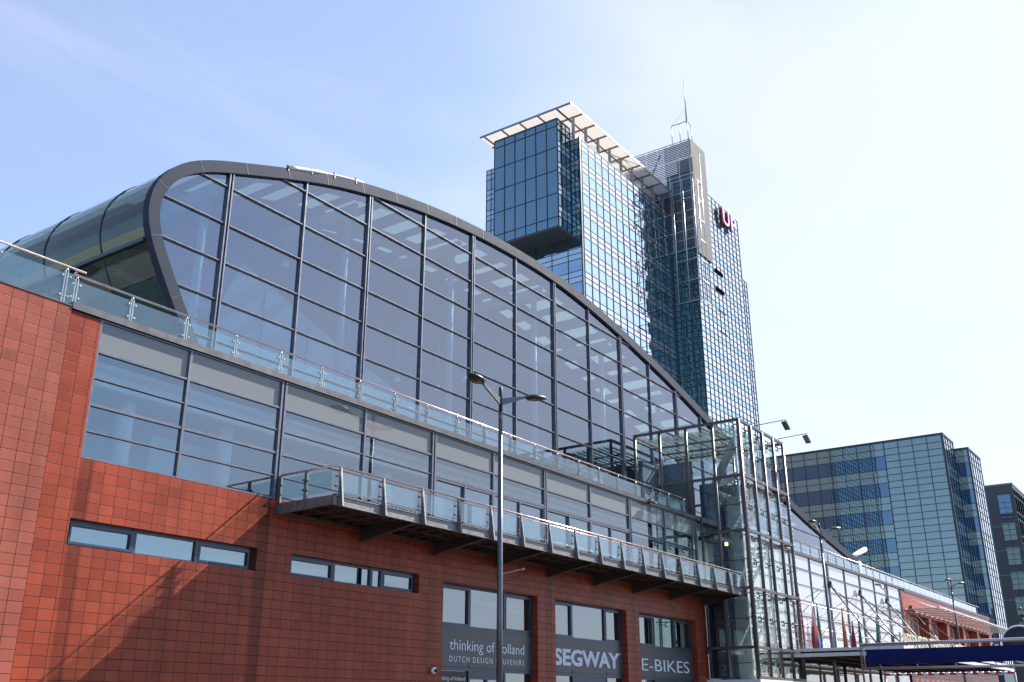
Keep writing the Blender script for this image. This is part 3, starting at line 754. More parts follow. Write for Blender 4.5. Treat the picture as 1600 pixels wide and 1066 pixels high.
# ================================================================== RED WING (far right)
RW = thing('red_wing', 'low red tiled wing with five deep windows at the far end of the terminal', 'building', (104, Y0, 0))
def rw(mb, name, mat, **k):
    o = mb.build(name, mat, RW, **k); o.location = (-104, -Y0, 0); return o
WX = [(105.2, 112.5), (113.7, 120.5), (121.6, 128.4), (129.5, 136.2), (137.2, 143.5)]
q = MB(); wall_with_holes(q, 103.0, 145.0, 0, 12.6, [(a, b, 6.6, 10.6) for a, b in WX], Y0 - .02, Y0 + 1.5); q.box(103, 145, Y0 + 3.2, Y0 + 14, 0, 12.55); rw(q, 'tiled_wall', 'tile_far')
q = MB(); q.box(104.01, 145.2, Y0 - .1, Y0 + 5, 12.61, 12.9); rw(q, 'parapet_cap', 'parapet_metal')
for (a, b) in WX:
    q = MB(); y = Y0 + 1.0
    q.box(a, b, y, y + .1, 6.6, 6.7); q.box(a, b, y, y + .1, 10.5, 10.6); q.box(a, a + .1, y, y + .1, 6.7, 10.5); q.box(b - .1, b, y, y + .1, 6.7, 10.5)
    for t in (.36, .7): x = a + (b - a) * t; q.box(x - .05, x + .05, y + .002, y + .1, 6.7, 10.5)
    q.box(a + .1, b - .1, y + .02, y + .09, 8.0, 8.08)
    W = rw(q, 'window', 'white_paint'); 
    q = MB(); q.box(a + .02, b - .02, y + .05, y + .06, 6.65, 10.55); sub(q, 'pane', 'glass_far', W)
    q = MB(); q.box(a, b, y + .3, y + .35, 6.6, 10.6); sub(q, 'blind', 'interior_white', W)
q = MB()
for k in range(20):
    x = 104.4 + 2.05 * k; q.box(x, x + 1.05, Y0 - 3.1, Y0 - .1, 10.88, 10.91)
q.bar((103.6, Y0 - 3.2, 10.9), (145.6, Y0 - 3.2, 10.9), .12); q.bar((103.6, Y0 - .06, 10.87), (145.6, Y0 - .06, 10.87), .07)
SS = rw(q, 'sun_shade', 'slat_white')
for k in range(21):
    x = 104.2 + 2.05 * k; q = MB(); q.tube([(x, Y0 - .02, 12.1), (x + .0, Y0 - 2.4, 10.96)], .03, 5); sub(q, 'tie_rod', 'slat_white', SS)
q = MB(); q.box(103.2, 145.3, Y0 - .5, Y0 - .03, 5.8, 6.05); rw(q, 'ledge', 'steel_brown')

# ================================================================== GLASS LIFT TOWER
LT = thing('lift_tower', 'glass lift tower with brown steel frame standing against the terminal facade', 'lift tower', (57.1, 22.85, 0))
def lt(mb, name, mat, **k):
    o = mb.build(name, mat, LT, **k); o.location = (-57.1, -22.85, 0); return o
LX = [57.15, 59.1, 61.0, 62.9, 64.75]; LYF = 22.85
LZ = [3.4, 5.08, 8.44, 11.85, 15.2, 18.72]
LY = [24.62, 26.45, 28.33, 30.15]
for x in LX:
    q = MB(); r_ = .105 if x not in (57.15,) else .125; q.tube([(x, LYF, 3.4), (x, LYF, 18.72)], r_, 10); lt(q, 'front_post', 'steel_brown')
for i, y in enumerate(LY):
    q = MB(); q.tube([(57.15, y, 3.4 if i == 0 else 12.9), (57.15, y, 18.72)], .105, 10); lt(q, 'side_post', 'steel_brown')
q = MB(); q.tube([(57.15, 25.75, 3.4), (57.15, 25.75, 12.9)], .085, 10); lt(q, 'side_post', 'steel_brown')
for y in (26.45, 30.15):
    q = MB(); q.tube([(64.75, y, 3.4 if y < 27 else 12.9), (64.75, y, 18.72)], .085, 8); lt(q, 'back_post', 'steel_brown')
for z in LZ:
    q = MB(); q.bar((57.05, LYF, z), (64.85, LYF, z), .16, .16); lt(q, 'front_beam', 'steel_brown')
    ye = 25.9 if z < 13 else 30.2
    if z > 4:
        q = MB(); q.bar((57.15, LYF + .1, z), (57.15, ye, z), .16, .16); lt(q, 'side_beam', 'steel_brown')
        q = MB(); q.bar((64.75, LYF + .1, z), (64.75, ye, z), .16, .16); lt(q, 'far_beam', 'steel_brown')
q = MB(); q.bar((57.15, 30.15, 18.72), (64.75, 30.15, 18.72), .16); q.bar((57.15, 26.45, 18.3), (64.75, 26.45, 18.3), .16, .3); lt(q, 'back_beam', 'steel_brown')
# panes held behind the frame by spider fittings
GY = LYF + .42; GXl = 57.15 + .42
for i in range(4):
    for k in range(5):
        z0, z1 = LZ[k], LZ[k + 1]; zm = (z0 + z1) / 2
        for (c, e) in ((z0 + .1, zm - .02), (zm + .02, z1 - (.1 if k < 4 else .35))):
            if k == 0 and c < zm and e < zm: e = z1 - .1
            elif k == 0: continue
            q = MB(); dy = random.uniform(-.012, .012)
            q.poly([(LX[i] + .04, GY, c), (LX[i + 1] - .04, GY + dy, c), (LX[i + 1] - .04, GY + dy, e), (LX[i] + .04, GY, e)]); lt(q, 'front_pane', 'glass_lift')
sy = [GY, 24.62, 26.45, 28.33, 30.1]
for k in range(5):
    z0, z1 = LZ[k], LZ[k + 1]; zm = (z0 + z1) / 2
    yy = sy if z0 > 15 else ([GY, 24.62, 26.45, 28.33, 30.1] if z0 > 12.9 else [GY, 24.62, 25.7])
    for a, b in zip(yy[:-1], yy[1:]):
        for (c, e) in ((z0 + .1, zm - .02), (zm + .02, z1 - (.1 if k < 4 else .35))):
            q = MB(); q.poly([(GXl, a + .04, c), (GXl, b - .04, c), (GXl, b - .04, e), (GXl, a + .04, e)]); lt(q, 'side_pane', 'glass_lift')
        q = MB(); q.box(GXl - .02, GXl + .02, a + .04, b - .04, zm - .02, zm + .02); lt(q, 'side_joint', 'lamp_black')
def spider(x, y, z, ax):
    q = MB()
    if ax == 'x': 
        q.tube([(x, y, z), (x, y + .36, z)], .03, 6)
        for sx in (-1, 1):
            for sz in (-1, 1): q.tube([(x, y + .3, z), (x + sx * .15, y + .40, z + sz * .13)], .022, 5)
        for sx in (-1, 1):
            for sz in (-1, 1): q.tube([(x + sx * .15, y + .37, z + sz * .13), (x + sx * .15, y + .43, z + sz * .13)], .05, 8)
    else:
        for sx in (-1, 1):
            for sz in (-1, 1): q.tube([(x + .37, y + sx * .15, z + sz * .13), (x + .43, y + sx * .15, z + sz * .13)], .045, 8); q.tube([(x, y, z), (x + .4, y + sx * .15, z + sz * .13)], .018, 5)
    return q
for x in LX[:]:
    for k in range(1, 5):
        for z in ((LZ[k] + LZ[k + 1]) / 2, LZ[k + 1] - .3): lt(spider(x, LYF, z, 'x'), 'glass_fitting', 'lamp_black')
for y in LY:
    for k in range(1, 5):
        if LZ[k] < 12.9 and y > 25: continue
        lt(spider(57.15, y, (LZ[k] + LZ[k + 1]) / 2, 'y'), 'glass_fitting', 'lamp_black')
# studded tension rods at both front corners
for x in (57.5, 65.0):
    q = MB(); q.tube([(x, LYF - .02, 3.5), (x, LYF - .02, 18.6)], .018, 5)
    for k in range(44): q.tube([(x, LYF - .02, 3.7 + k * .34), (x, LYF - .02, 3.78 + k * .34)], .04, 6)
    lt(q, 'tension_rod', 'post_steel')
q = MB(); q.bar((57.42, LYF + .38, 3.5), (57.42, LYF + .38, 18.4), .07); lt(q, 'corner_trim', 'white_paint')
# roof: glass sheets on thin purlins, heavy raking beams
for k in range(4):
    q = MB(); q.poly([(LX[k] + .05, GY, 18.32), (LX[k + 1] - .05, GY, 18.32), (LX[k + 1] - .05, 30.1, 18.45), (LX[k] + .05, 30.1, 18.45)]); lt(q, 'roof_pane', 'glass_lift')
q = MB()
for k in range(16): y = 23.5 + k * .43; q.bar((57.3, y, 18.22 + (y - 23) * .018), (64.7, y, 18.22 + (y - 23) * .018), .06, .07)
lt(q, 'roof_purlin', 'steel_galv')
q = MB()
for x in (59.1, 61.0, 62.9): q.bar((x, 23.2, 18.1), (x, 30.1, 18.2), .05, .12)
lt(q, 'roof_beam', 'steel_brown')
q = MB(); q.bar((57.8, 23.4, 17.6), (60.9, 26.3, 15.75), .3, .55); lt(q, 'raking_beam', 'interior_pale' if False else 'concrete')
q = MB(); q.bar((64.2, 23.6, 17.4), (61.2, 26.5, 15.75), .3, .5); lt(q, 'raking_beam', 'concrete')
q = MB(); q.box(60.6, 61.9, 26.0, 27.3, 0, 15.7); lt(q, 'lift_shaft', 'shaft_blue')
q = MB(); q.box(60.3, 60.45, 27.6, 30.0, 12.9, 17.3); lt(q, 'landing_wall', 'interior_dark')
q = MB(); q.box(57.9, 64.5, 30.05, 30.35, 12.9, 17.2); lt(q, 'bridge_wall', 'interior_dark')
q = MB(); q.box(61.95, 62.35, 25.0, 26.9, 3.4, 15.0); q.box(62.36, 64.3, 26.7, 26.9, 3.4, 13.0); lt(q, 'concrete_wall', 'concrete')
for z in LZ[1:5]:
    q = MB(); q.box(57.7, 60.5, 25.2 if z < 12.9 else 26.4, 30.0 if z > 12.9 and z < 14 else 26.3, z - .25, z - .02) if z != LZ[4] else q.box(59.5, 64.2, 23.4, 25.6, z - .2, z - .02); lt(q, 'landing', 'steel_brown')
    # stair flight
    q = MB(); n_ = 9
    for k in range(n_):
        x = 59.2 + k * .42; zz = z - 3.36 + .3 + k * .33
        q.box(x, x + .36, 23.7, 24.6, zz, zz + .05)
    q.bar((59.1, 23.66, z - 3.1), (63.1, 23.66, z - .05), .05, .22); q.bar((59.1, 24.64, z - 3.1), (63.1, 24.64, z - .05), .05, .22)
    q.tube([(59.1, 23.66, z - 2.2), (63.1, 23.66, z + .85), (63.9, 23.66, z + .85), (64.3, 23.66, z + .3)], .025, 6)
    for k in range(5): x = 59.3 + k * .95; q.tube([(x, 23.66, z - 3.0 + k * .72), (x, 23.66, z - 2.1 + k * .72)], .015, 4)
    lt(q, 'stair_flight', 'post_steel')
q = MB(); q.box(57.62, 57.7, 24.65, 25.95, 3.4, 8.4); lt(q, 'sun_block_panel', 'shaft_blue')  # dark bay made opaque, added to keep sun off the wall beside it
q = MB(); q.tube([(59.0, 25.0, 11.3), (59.0, 25.0, 11.5)], .1, 10); lt(q, 'ceiling_lamp', 'lamp_glow')
q = MB(); q.box(57.0, 65.0, 22.7, 26.0, 3.18, 3.31); q.box(57.0, 65.0, 22.65, 25.9, 3.05, 3.18); lt(q, 'base_slab', 'white_paint')
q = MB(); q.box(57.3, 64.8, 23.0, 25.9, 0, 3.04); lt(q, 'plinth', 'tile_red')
q = MB(); q.bar((57.05, 26.2, 12.95), (64.8, 26.2, 12.95), .25, .2); q.bar((57.2, 26.2, 12.95), (57.2, 30.3, 12.95), .2, .2); lt(q, 'bridge_edge', 'steel_brown')

# ================================================================== street lamps
def street_lamp(x, y, label, first=None, h=14.05):
    if first:
        c = copy_tree(first); c.location = (x, y, 0); c['label'] = label; return c
    s = thing('street_lamp', label, 'street lamp', (x, y, 0), 'two armed street lamps along the terminal')
    q = MB(); q.tube([(0, 0, 0), (0, 0, 5), (0, 0, 13.0)], .1, 16, radii=[.13, .115, .085]); q.build('pole', 'pole_grey', s)
    q = MB(); q.tube([(0, 0, 13.0), (0, 0, 14.0), (0, 0, 14.05)], .075, 12, radii=[.078, .078, .05]); q.build('pole_top', 'lamp_black', s)
    for (dx, dy, L) in ((-1, -.10, 1.36), (1.0, -.42, 1.15)):
        d_ = Vector((dx, dy, 0)).normalized(); e = d_ * L; q = MB(); sd = Vector((-d_.y, d_.x, 0)) * .035
        z0, z1, z2, z3 = 13.28, 13.58, 13.84, 13.74
        P = [d_ * .06 + Vector((0, 0, z0)), d_ * .06 + Vector((0, 0, z1)), e + Vector((0, 0, z2)), e + Vector((0, 0, z3))]
        q.poly([p_ + sd for p_ in P]); q.poly([p_ - sd for p_ in P][::-1])
        for i in range(4): a, b = P[i], P[(i + 1) % 4]; q.poly([a + sd, b + sd, b - sd, a - sd])
        q.build('arm', 'pole_grey', s)
        # luminaire: flat lens-shaped housing, tipped slightly up
        hd = MB(); st = [(0, .05, .05), (.12, .09, .07), (.25, .25, .13), (.5, .31, .16), (.85, .25, .12), (1.1, .06, .04)]
        sdv = Vector((-d_.y, d_.x, 0)); rings = []
        for (t, hw, hh) in st:
            cpt = e + d_ * t + Vector((0, 0, 13.80 + t * .10)); k = len(hd.v)
            for (u, v) in ((-1, 0), (-.75, .6), (0, 1), (.75, .6), (1, 0), (.8, -.5), (-.8, -.5)): hd.v.append(tuple(cpt + sdv * u * hw + Vector((0, 0, v * hh))))
            rings.append(k)
        for r0, r1 in zip(rings[:-1], rings[1:]):
            for j in range(7): hd.f.append((r0 + j, r0 + (j + 1) % 7, r1 + (j + 1) % 7, r1 + j)); hd.mi.append(hd._m(None)); hd.sm.append(True)
        for r0 in (rings[0], rings[-1]): hd.f.append(tuple(r0 + j for j in range(7))); hd.mi.append(hd._m(None)); hd.sm.append(False)
        H = hd.build('lamp_head', 'lamp_black', s)
        q = MB(); a = e + d_ * .42; b = e + d_ * .88
        def L_(t, u): return tuple(e + d_ * t + sdv * u + Vector((0, 0, 13.80 + t * .10 - .085 + (.03 if t > .8 else 0))))
        q.poly([L_(.38, -.17), L_(.88, -.13), L_(.88, .13), L_(.38, .17)]); q.build('lens', 'lamp_lens', H)
    return s
L1 = street_lamp(31.4, 22.6, 'tall grey two armed lamp in front of the long balcony')
street_lamp(70.3, 22.7, 'two armed lamp just right of the glass lift, before the flags', L1)
street_lamp(110.3, 22.8, 'two armed lamp in front of the red wing windows', L1)
street_lamp(148.0, 22.4, 'most distant two armed lamp, before the dark grey building', L1)

# ================================================================== lift floodlights
for n_, (x, z, y0, y1, lab) in enumerate(((60.2, 18.98, 22.9, 20.85, 'upper floodlight on a thin arm over the lift roof, left of the pair'), (64.2, 18.95, 22.9, 20.9, 'lower floodlight on a thin arm over the lift roof, right of the pair'))):
    s = thing('floodlight', lab, 'floodlight', (x, y0, z), 'floodlights on arms over the glass lift')
    q = MB(); q.tube([(0, 0, -.25), (0, 0, 0.02), (0, y1 - y0, .1)], .03, 7); q.build('arm', 'post_steel', s)
    q = MB(); c = Vector((.18, y1 - y0 + .1, -.2)); q.bar(c + Vector((-.28, 0, .14)), c + Vector((.32, 0, -.22)), .34, .13); q.bar(c + Vector((-.1, 0, .1)), (0, y1 - y0 + .05, .08), .03); q.build('lamp_head', 'pole_grey', s)

# ================================================================== small things on the facade
s = thing('wall_floodlight', 'small grey floodlight clipped on the terrace parapet beside the lift', 'floodlight', (50.6, Y0 - .1, 12.78))
q = MB(); q.bar((-.35, -.18, .05), (.35, -.18, .0), .22, .14); q.build('lamp_head', 'steel_galv', s); q = MB(); q.bar((0, -.1, 0), (0, .03, -.05), .08); q.build('bracket', 'steel_brown', s)
s = thing('security_camera', 'small white wall camera on dark tiles left of the first shop front', 'camera', (31.6, Y0 - .02, 3.12))
q = MB(); q.tube([(0, 0, 0), (0, -.14, 0)], .12, 12); q.build('housing', 'white_paint', s); q = MB(); q.tube([(0.02, -.141, -.01), (0.02, -.19, -.02)], .075, 12); q.build('lens', 'black_rubber', s)
s = thing('wall_bracket', 'thin white bracket arm with a loose wire on the wall above the first shop', 'bracket', (35.9, Y0, 7.2))
q = MB(); q.tube([(0, 0, 0), (.9, -.75, .32)], .022, 6); q.tube([(.86, -.72, .30), (.96, -.8, .34)], .05, 8); q.build('arm', 'white_paint', s)
q = MB(); q.tube([(.9, -.75, .3), (.85, -.6, .05), (.6, -.3, -.2), (.2, -.05, -.2), (0, 0, -.05)], .008, 4); q.build('wire', 'black_rubber', s)
s = thing('roof_tube', 'pale grey maintenance tube lying along the top of the curved roof edge', 'tube', (26.1, YG, 24.62))
P = [(p_.x - 26.1, -.1, p_.y + .11 - 24.62) for p_ in OQ if 26.0 < p_.x < 31.6 and p_.y > 22]
q = MB(); q.tube(P, .1, 10, radii=[.10] * (len(P) // 2) + [.05] * (len(P) - len(P) // 2)); q.build('tube', 'canopy_white', s)
q = MB()
for P_ in P[::3]: q.box(P_[0] - .04, P_[0] + .04, P_[1] - .06, P_[1] + .06, P_[2] - .2, P_[2] + .12)
q.build('clamp', 'steel_brown', s)
s = thing('roof_pipe', 'thick white slanting pipe rising behind the far end of the curved roof', 'pipe', (107.5, YG + 1.0, 16.6))
q = MB(); q.tube([(0, 0, 0), (7.6, .3, 1.95)], .27, 14); q.build('pipe', 'canopy_white', s)
q = MB(); q.box(2.6, 3.0, -.3, .3, -2.5, .3); q.box(1.9, 2.3, -.5, .5, -3.8, .3); q.build('support', 'black_rubber', s)

# ================================================================== entrance canopy
EC = thing('entrance_canopy', 'flat steel entrance canopy hung on dark tie rods beneath the far glazing', 'canopy', (64.5, 16.5, 0))
def ec(mb, name, mat, **k):
    o = mb.build(name, mat, EC, **k); o.location = (-64.5, -16.5, 0); return o
q = MB(); q.box(64.5, 100, 16.5, 25.8, 5.02, 5.12); ec(q, 'roof_sheet', 'steel_galv')
q = MB(); q.box(64.5, 64.68, 16.5, 25.8, 4.8, 5.3); q.box(64.69, 100, 16.5, 16.68, 4.8, 5.3); ec(q, 'edge_beam', 'canopy_white')
q = MB()
for k in range(14): x = 66 + 2.5 * k; q.box(x, x + .12, 16.7, 25.8, 4.78, 5.015)
for y in (18.5, 20.5, 22.5, 24.5): q.box(64.7, 100, y, y + .1, 4.7, 4.777)
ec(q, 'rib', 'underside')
for ax in (81.3, 89.1, 97.2, 105.7):
    q = MB(); q.tube([(ax, Y0 - .1, 11.05), (ax - 3.2, 21.1, 5.15)], .055, 7); q.tube([(ax - 1.4, Y0 - 1.4, 10.0), (ax - 7.8, 18.0, 5.15)], .05, 7); q.tube([(ax, Y0 - .1, 11.05), (ax - 1.4, Y0 - 1.4, 10.0)], .04, 6); ec(q, 'tie_rod', 'lamp_black')
    q = MB(); q.prism([(ax - .3, 10.85), (ax + .3, 10.85), (ax, 11.35)], 'y', Y0 - .25, Y0 - .03); ec(q, 'rod_anchor', 'lamp_black')
q = MB()
for z in (7.15, 8.75): q.tube([(62.5, Y0 - 1.3, z), (99, Y0 - 1.3, z)], .05, 6)
for z in (6.2,): q.tube([(62.5, Y0 - 1.3, z), (99, Y0 - 1.3, z)], .035, 6)
ec(q, 'guide_rail', 'post_steel')
for x in (67, 76, 85, 94):
    q = MB(); q.tube([(x, 23.8, 0), (x, 23.8, 5.0)], .12, 10); ec(q, 'canopy_post', 'steel_brown')
text_mesh('roof_lettering', "PASSENGER TERMINAL AMSTERDAM", 1.15, 'letter_cream', EC, (.6, .3, 5.32), (R(90), 0, 0), width=21, extrude=.05, bold=.01)

# ================================================================== flags
FLG = [(69.4, 'blue and red furled flag, nearest the glass lift', ['f_blue', 'f_red'], 9.3, .55), (71.9, 'wide red, white and blue furled flag left of the lamp', ['f_blue', 'f_white', 'f_red'], 8.6, .8), (72.9, 'thin purple and green furled flag close to the lamp', ['f_violet', 'f_green'], 8.9, .35),
       (76.3, 'pale grey flag just right of the lamp pole', ['f_white', 'f_grey'], 8.0, .4), (78.6, 'tall red furled flag with an orange foot', ['f_red', 'f_orange'], 9.0, .4), (80.8, 'short crimson furled flag beside the red and orange one', ['f_crimson'], 8.2, .45), (82.6, 'dark blue furled flag with a green edge', ['f_navy', 'f_green'], 8.8, .35),
       (87.5, 'green furled flag, third from the far end', ['f_green', 'f_teal'], 8.9, .5), (91.8, 'lilac grey furled flag between the green and the red ones', ['f_grey', 'f_violet'], 8.8, .5), (96.8, 'red and yellow furled flag, farthest in the row', ['f_yellow', 'f_crimson'], 9.0, .55)]
for nm, c in dict(f_blue=(.06, .10, .38), f_red=(.40, .05, .06), f_white=(.7, .7, .75), f_violet=(.25, .12, .35), f_green=(.04, .20, .10), f_grey=(.45, .45, .55), f_orange=(.42, .12, .04), f_crimson=(.28, .03, .07), f_navy=(.03, .05, .22), f_teal=(.05, .25, .2), f_yellow=(.6, .5, .08)).items():
    noisy(nm, tuple(v * .62 for v in c), .85, 0, .08, 2)
for (x, lab, cs, top, wd) in FLG:
    s = thing('flag', lab, 'flag', (x, 24.3, 5.15), 'furled national flags above the entrance canopy')
    q = MB(); q.tube([(0, 0, -.05), (0, 0, top - 5.15 + .3)], .035, 7, radii=[.04, .02]); q.build('flag_pole', 'post_steel', s)
    hgt = top - 5.15 - .3; q = MB(); N = 14; T = 12
    rings = []
    for i in range(N + 1):
        t = i / N; z = .25 + hgt * (1 - t) ; rr = (.06 + wd * .5 * (math.sin(min(1, t * 1.15) * math.pi / 2) ** 1.6)) * (1 - .35 * max(0, t - .85) / .15)
        k = len(q.v)
        for j in range(T):
            a = 2 * math.pi * j / T; fold = 1 + .38 * math.sin(3 * a + 2.2 * t + x)
            q.v.append((-.08 - rr * .3 + math.cos(a) * rr * fold, math.sin(a) * rr * .55 * fold, z + .12 * math.sin(a * 2 + x) * t))
        rings.append(k)
    for i in range(N):
        for j in range(T):
            q.f.append((rings[i] + j, rings[i] + (j + 1) % T, rings[i + 1] + (j + 1) % T, rings[i + 1] + j))
            q.mi.append(q._m(cs[min(len(cs) - 1, int(len(cs) * ((j + i * .35) % T) / T))])); q.sm.append(True)
    q.build('cloth', None, s)

# ================================================================== foreground sign portal
SP = thing('sign_portal', 'wide dark blue blank board in a pink grey tube frame, lower right foreground', 'sign', (30, 9.0, 0))
q = MB(); q.tube([(0, -.12, 0), (0, -.12, 3.42), (0, -8, 3.44)], .05, 12); q.tube([(0, -.12, 2.78), (0, -8, 2.76)], .035, 10); q.tube([(0, -.2, 2.8), (0, -.2, 3.4)], .02, 6); q.build('tube_frame', 'tube_pink', SP)
q = MB(); q.box(-.02, .02, -8, -.27, 2.89, 3.29); q.build('blue_board', 'banner_blue', SP)
q = MB()
for k in range(8): q.tube([(0, -.6 - k, 3.28), (0, -.66 - k, 3.4)], .012, 5); q.tube([(0, -.6 - k, 2.9), (0, -.66 - k, 2.79)], .012, 5)
q.build('hanger', 'post_steel', SP)
q = MB(); q.tube([(0, -7.9, 0), (0, -7.9, 3.44)], .05, 12); q.build('end_post', 'tube_pink', SP)
BR = thing('barrier_pole', 'red and white striped barrier pole below the blue board', 'barrier', (30.5, 8.4, 2.62))
for k in range(23):
    q = MB(); q.tube([(0, -.145 * k, -.0 * k), (0, -.145 * (k + 1), 0)], .035, 10); q.build('red_band' if k % 2 == 0 else 'white_band', 'bar_red' if k % 2 == 0 else 'bar_white', BR)
q = MB(); q.tube([(0, .02, 0), (0, .02, -2.62)], .03, 8); q.build('stand', 'tube_pink', BR)
q = MB(); q.tube([(0, -3.36, 0), (0, -3.36, -2.62)], .03, 8); q.build('stand', 'tube_pink', BR)
CM = thing('round_mirror', 'big black round mirror back with white rim behind the blue board', 'mirror', (32, 5.0, .22))
q = MB(); q.tube([(0.05, 0, -.22), (0.05, 0, 3.2)], .04, 10); q.build('pole', 'post_steel', CM)
q = MB(); c = [( .10 - .10 * math.cos(t), 0, 0) for t in (0, 1)]
rings = []
for (dx, rr) in ((-.10, .02), (-.09, .18), (-.05, .34), (0, .45), (.03, .48)):
    k = len(q.v)
    for j in range(28): a = 2 * math.pi * j / 28; q.v.append((dx, math.cos(a) * rr, 3.2 + math.sin(a) * rr))
    rings.append(k)
for r0, r1 in zip(rings[:-1], rings[1:]):
    for j in range(28): q.f.append((r0 + j, r0 + (j + 1) % 28, r1 + (j + 1) % 28, r1 + j)); q.mi.append(q._m(None)); q.sm.append(True)
q.f.append(tuple(rings[0] + j for j in range(28))); q.mi.append(0); q.sm.append(True)
q.f.append(tuple(rings[-1] + j for j in range(28))[::-1]); q.mi.append(0); q.sm.append(False)
q.build('mirror_back', 'black_rubber', CM)
q = MB(); q.tube([(.04, math.cos(2 * math.pi * j / 32) * .49, 3.2 + math.sin(2 * math.pi * j / 32) * .49) for j in range(33)], .025, 8, cap=False); q.build('rim', 'white_paint', CM)

# ================================================================== curtain wall helper for the far towers
def curtain(par, off, o, u, n, W, z0, z1, cw, rows, gm='grid_dark', vis='glass_tower', spn='glass_tower_sp', mw=.06, skip=None, first_off=0.0):
    """o = left foot corner, u = unit direction, n = outward normal; rows = [(height, 'v'|'s'), ...] from the top down, repeating"""
    o = Vector(o); u = Vector(u); n = Vector(n)
    def quad(mb, a, b, c, e, d=0.0): mb.poly([o + u * a + n * d + Vector((0, 0, c)), o + u * b + n * d + Vector((0, 0, c)), o + u * b + n * d + Vector((0, 0, e)), o + u * a + n * d + Vector((0, 0, e))])
    z = z1; zs = [z1]; k = 0; bands = []
    while z > z0 + .3:
        h, t = rows[k % len(rows)]; zl = max(z0, z - h); bands.append((zl, z, t)); zs.append(zl); z = zl; k += 1
    i = 0
    while i < len(bands):
        t = bands[i][2]; j = i; mb = MB()
        while j < len(bands) and bands[j][2] == t and j - i < 2: quad(mb, 0, W, bands[j][0], bands[j][1]); j += 1
        ob = mb.build('window_band' if t == 'v' else 'spandrel_band', vis if t == 'v' else spn, par); ob.location = off
        i = j
    g = MB(); xs = [first_off + cw * k for k in range(int((W - first_off) / cw) + 1)]
    if first_off > .01: xs = [0] + xs
    if W - xs[-1] > .2: xs.append(W)
    t = mw / 2
    def bx(a, b, c, e, d):
        P0 = [o + u * a - n * .02, o + u * b - n * .02, o + u * b + n * d, o + u * a + n * d]
        k = len(g.v); g.v += [tuple(p + Vector((0, 0, c))) for p in P0] + [tuple(p + Vector((0, 0, e))) for p in P0]
        for q_ in ((0, 3, 2, 1), (4, 5, 6, 7), (0, 1, 5, 4), (1, 2, 6, 5), (2, 3, 7, 6), (3, 0, 4, 7)): g.f.append(tuple(k + i_ for i_ in q_)); g.mi.append(g._m(None)); g.sm.append(False)
    for x in xs: bx(x - t, x + t, z0, z1, .09)
    for z in zs: bx(0, W, z - t * .9, z + t * .9, .07)
    ob = g.build('mullion_grid', gm, par); ob.location = off

# ================================================================== OFFICE TOWER
OT = thing('office_tower', 'tall teal glass office tower with flying white roof and louvred mast block', 'building', (110, 65, 0))
off = (-110, -65, 0)
def ot(mb, name, mat, **k):
    o = mb.build(name, mat, OT, **k); o.location = off; return o
TY, TX = 65.0, 109.95; TZ = 81.1; SX = 139.1; SY = 60.4; SZ = 86.3
q = MB(); q.box(TX + .1, SX + 10, TY + .1, 81.9, 0, TZ - .1); q.box(SX + .1, 158.5, SY + .1, 83.8, 0, SZ - .1); q.box(158.6, 161.8, SY + .6, 83, 0, 75.2); ot(q, 'core', 'interior_dark')
R3 = [(.86, 's'), (.86, 's'), (1.85, 'v')]
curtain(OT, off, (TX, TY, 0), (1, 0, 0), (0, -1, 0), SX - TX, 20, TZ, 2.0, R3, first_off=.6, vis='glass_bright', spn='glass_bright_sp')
q = MB(); q.box(TX - .06, TX + .12, TY - .12, TY + .1, 20, TZ + .3); ot(q, 'corner_post', 'grid_dark')
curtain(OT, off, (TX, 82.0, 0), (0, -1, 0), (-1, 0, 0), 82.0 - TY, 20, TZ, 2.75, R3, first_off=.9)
# slab with the big letters
RU = [(1.02, 's'), (1.02, 's'), (1.02, 'v')]
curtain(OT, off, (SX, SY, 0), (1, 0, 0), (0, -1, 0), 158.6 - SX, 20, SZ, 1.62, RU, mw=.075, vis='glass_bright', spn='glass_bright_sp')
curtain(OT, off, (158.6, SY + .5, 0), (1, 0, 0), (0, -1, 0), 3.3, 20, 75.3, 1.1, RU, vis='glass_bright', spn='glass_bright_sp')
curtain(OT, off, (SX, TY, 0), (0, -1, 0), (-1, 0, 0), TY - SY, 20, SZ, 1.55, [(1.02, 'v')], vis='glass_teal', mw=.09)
for (z) in (71.6, 68.2, 64.5, 60.8):
    q = MB(); a = 146.2; q.box(a, a + 3.3, SY - .12, SY - .1, z, z + (.75 if z > 66 else .12)); ot(q, 'open_vent', 'void')
# projecting glass box on the west face
BXX, B0, B1, BZ0, BZ1 = 106.4, 66.6, 77.9, 65.6, 83.1
q = MB(); q.box(BXX + .1, TX, B0 + .1, B1, BZ0, BZ1 - .1); q.box(BXX - .06, TX, B0 - .06, B1 + .06, BZ1 - .1, BZ1 + .15); q.box(BXX - .02, TX, B0 - .02, B1, BZ0 - .25, BZ0); ot(q, 'box_core', 'interior_dark')
curtain(OT, off, (BXX, B1, 0), (0, -1, 0), (-1, 0, 0), B1 - B0, BZ0, BZ1, 1.88, [(1.2, 'v'), (3.55, 'v'), (3.75, 'v'), (3.75, 'v'), (3.75, 'v'), (1.5, 'v')], vis='glass_box', mw=.09)
curtain(OT, off, (BXX, B0, 0), (1, 0, 0), (0, -1, 0), TX - BXX, BZ0, BZ1, 1.15, R3, vis='glass_box', mw=.09)
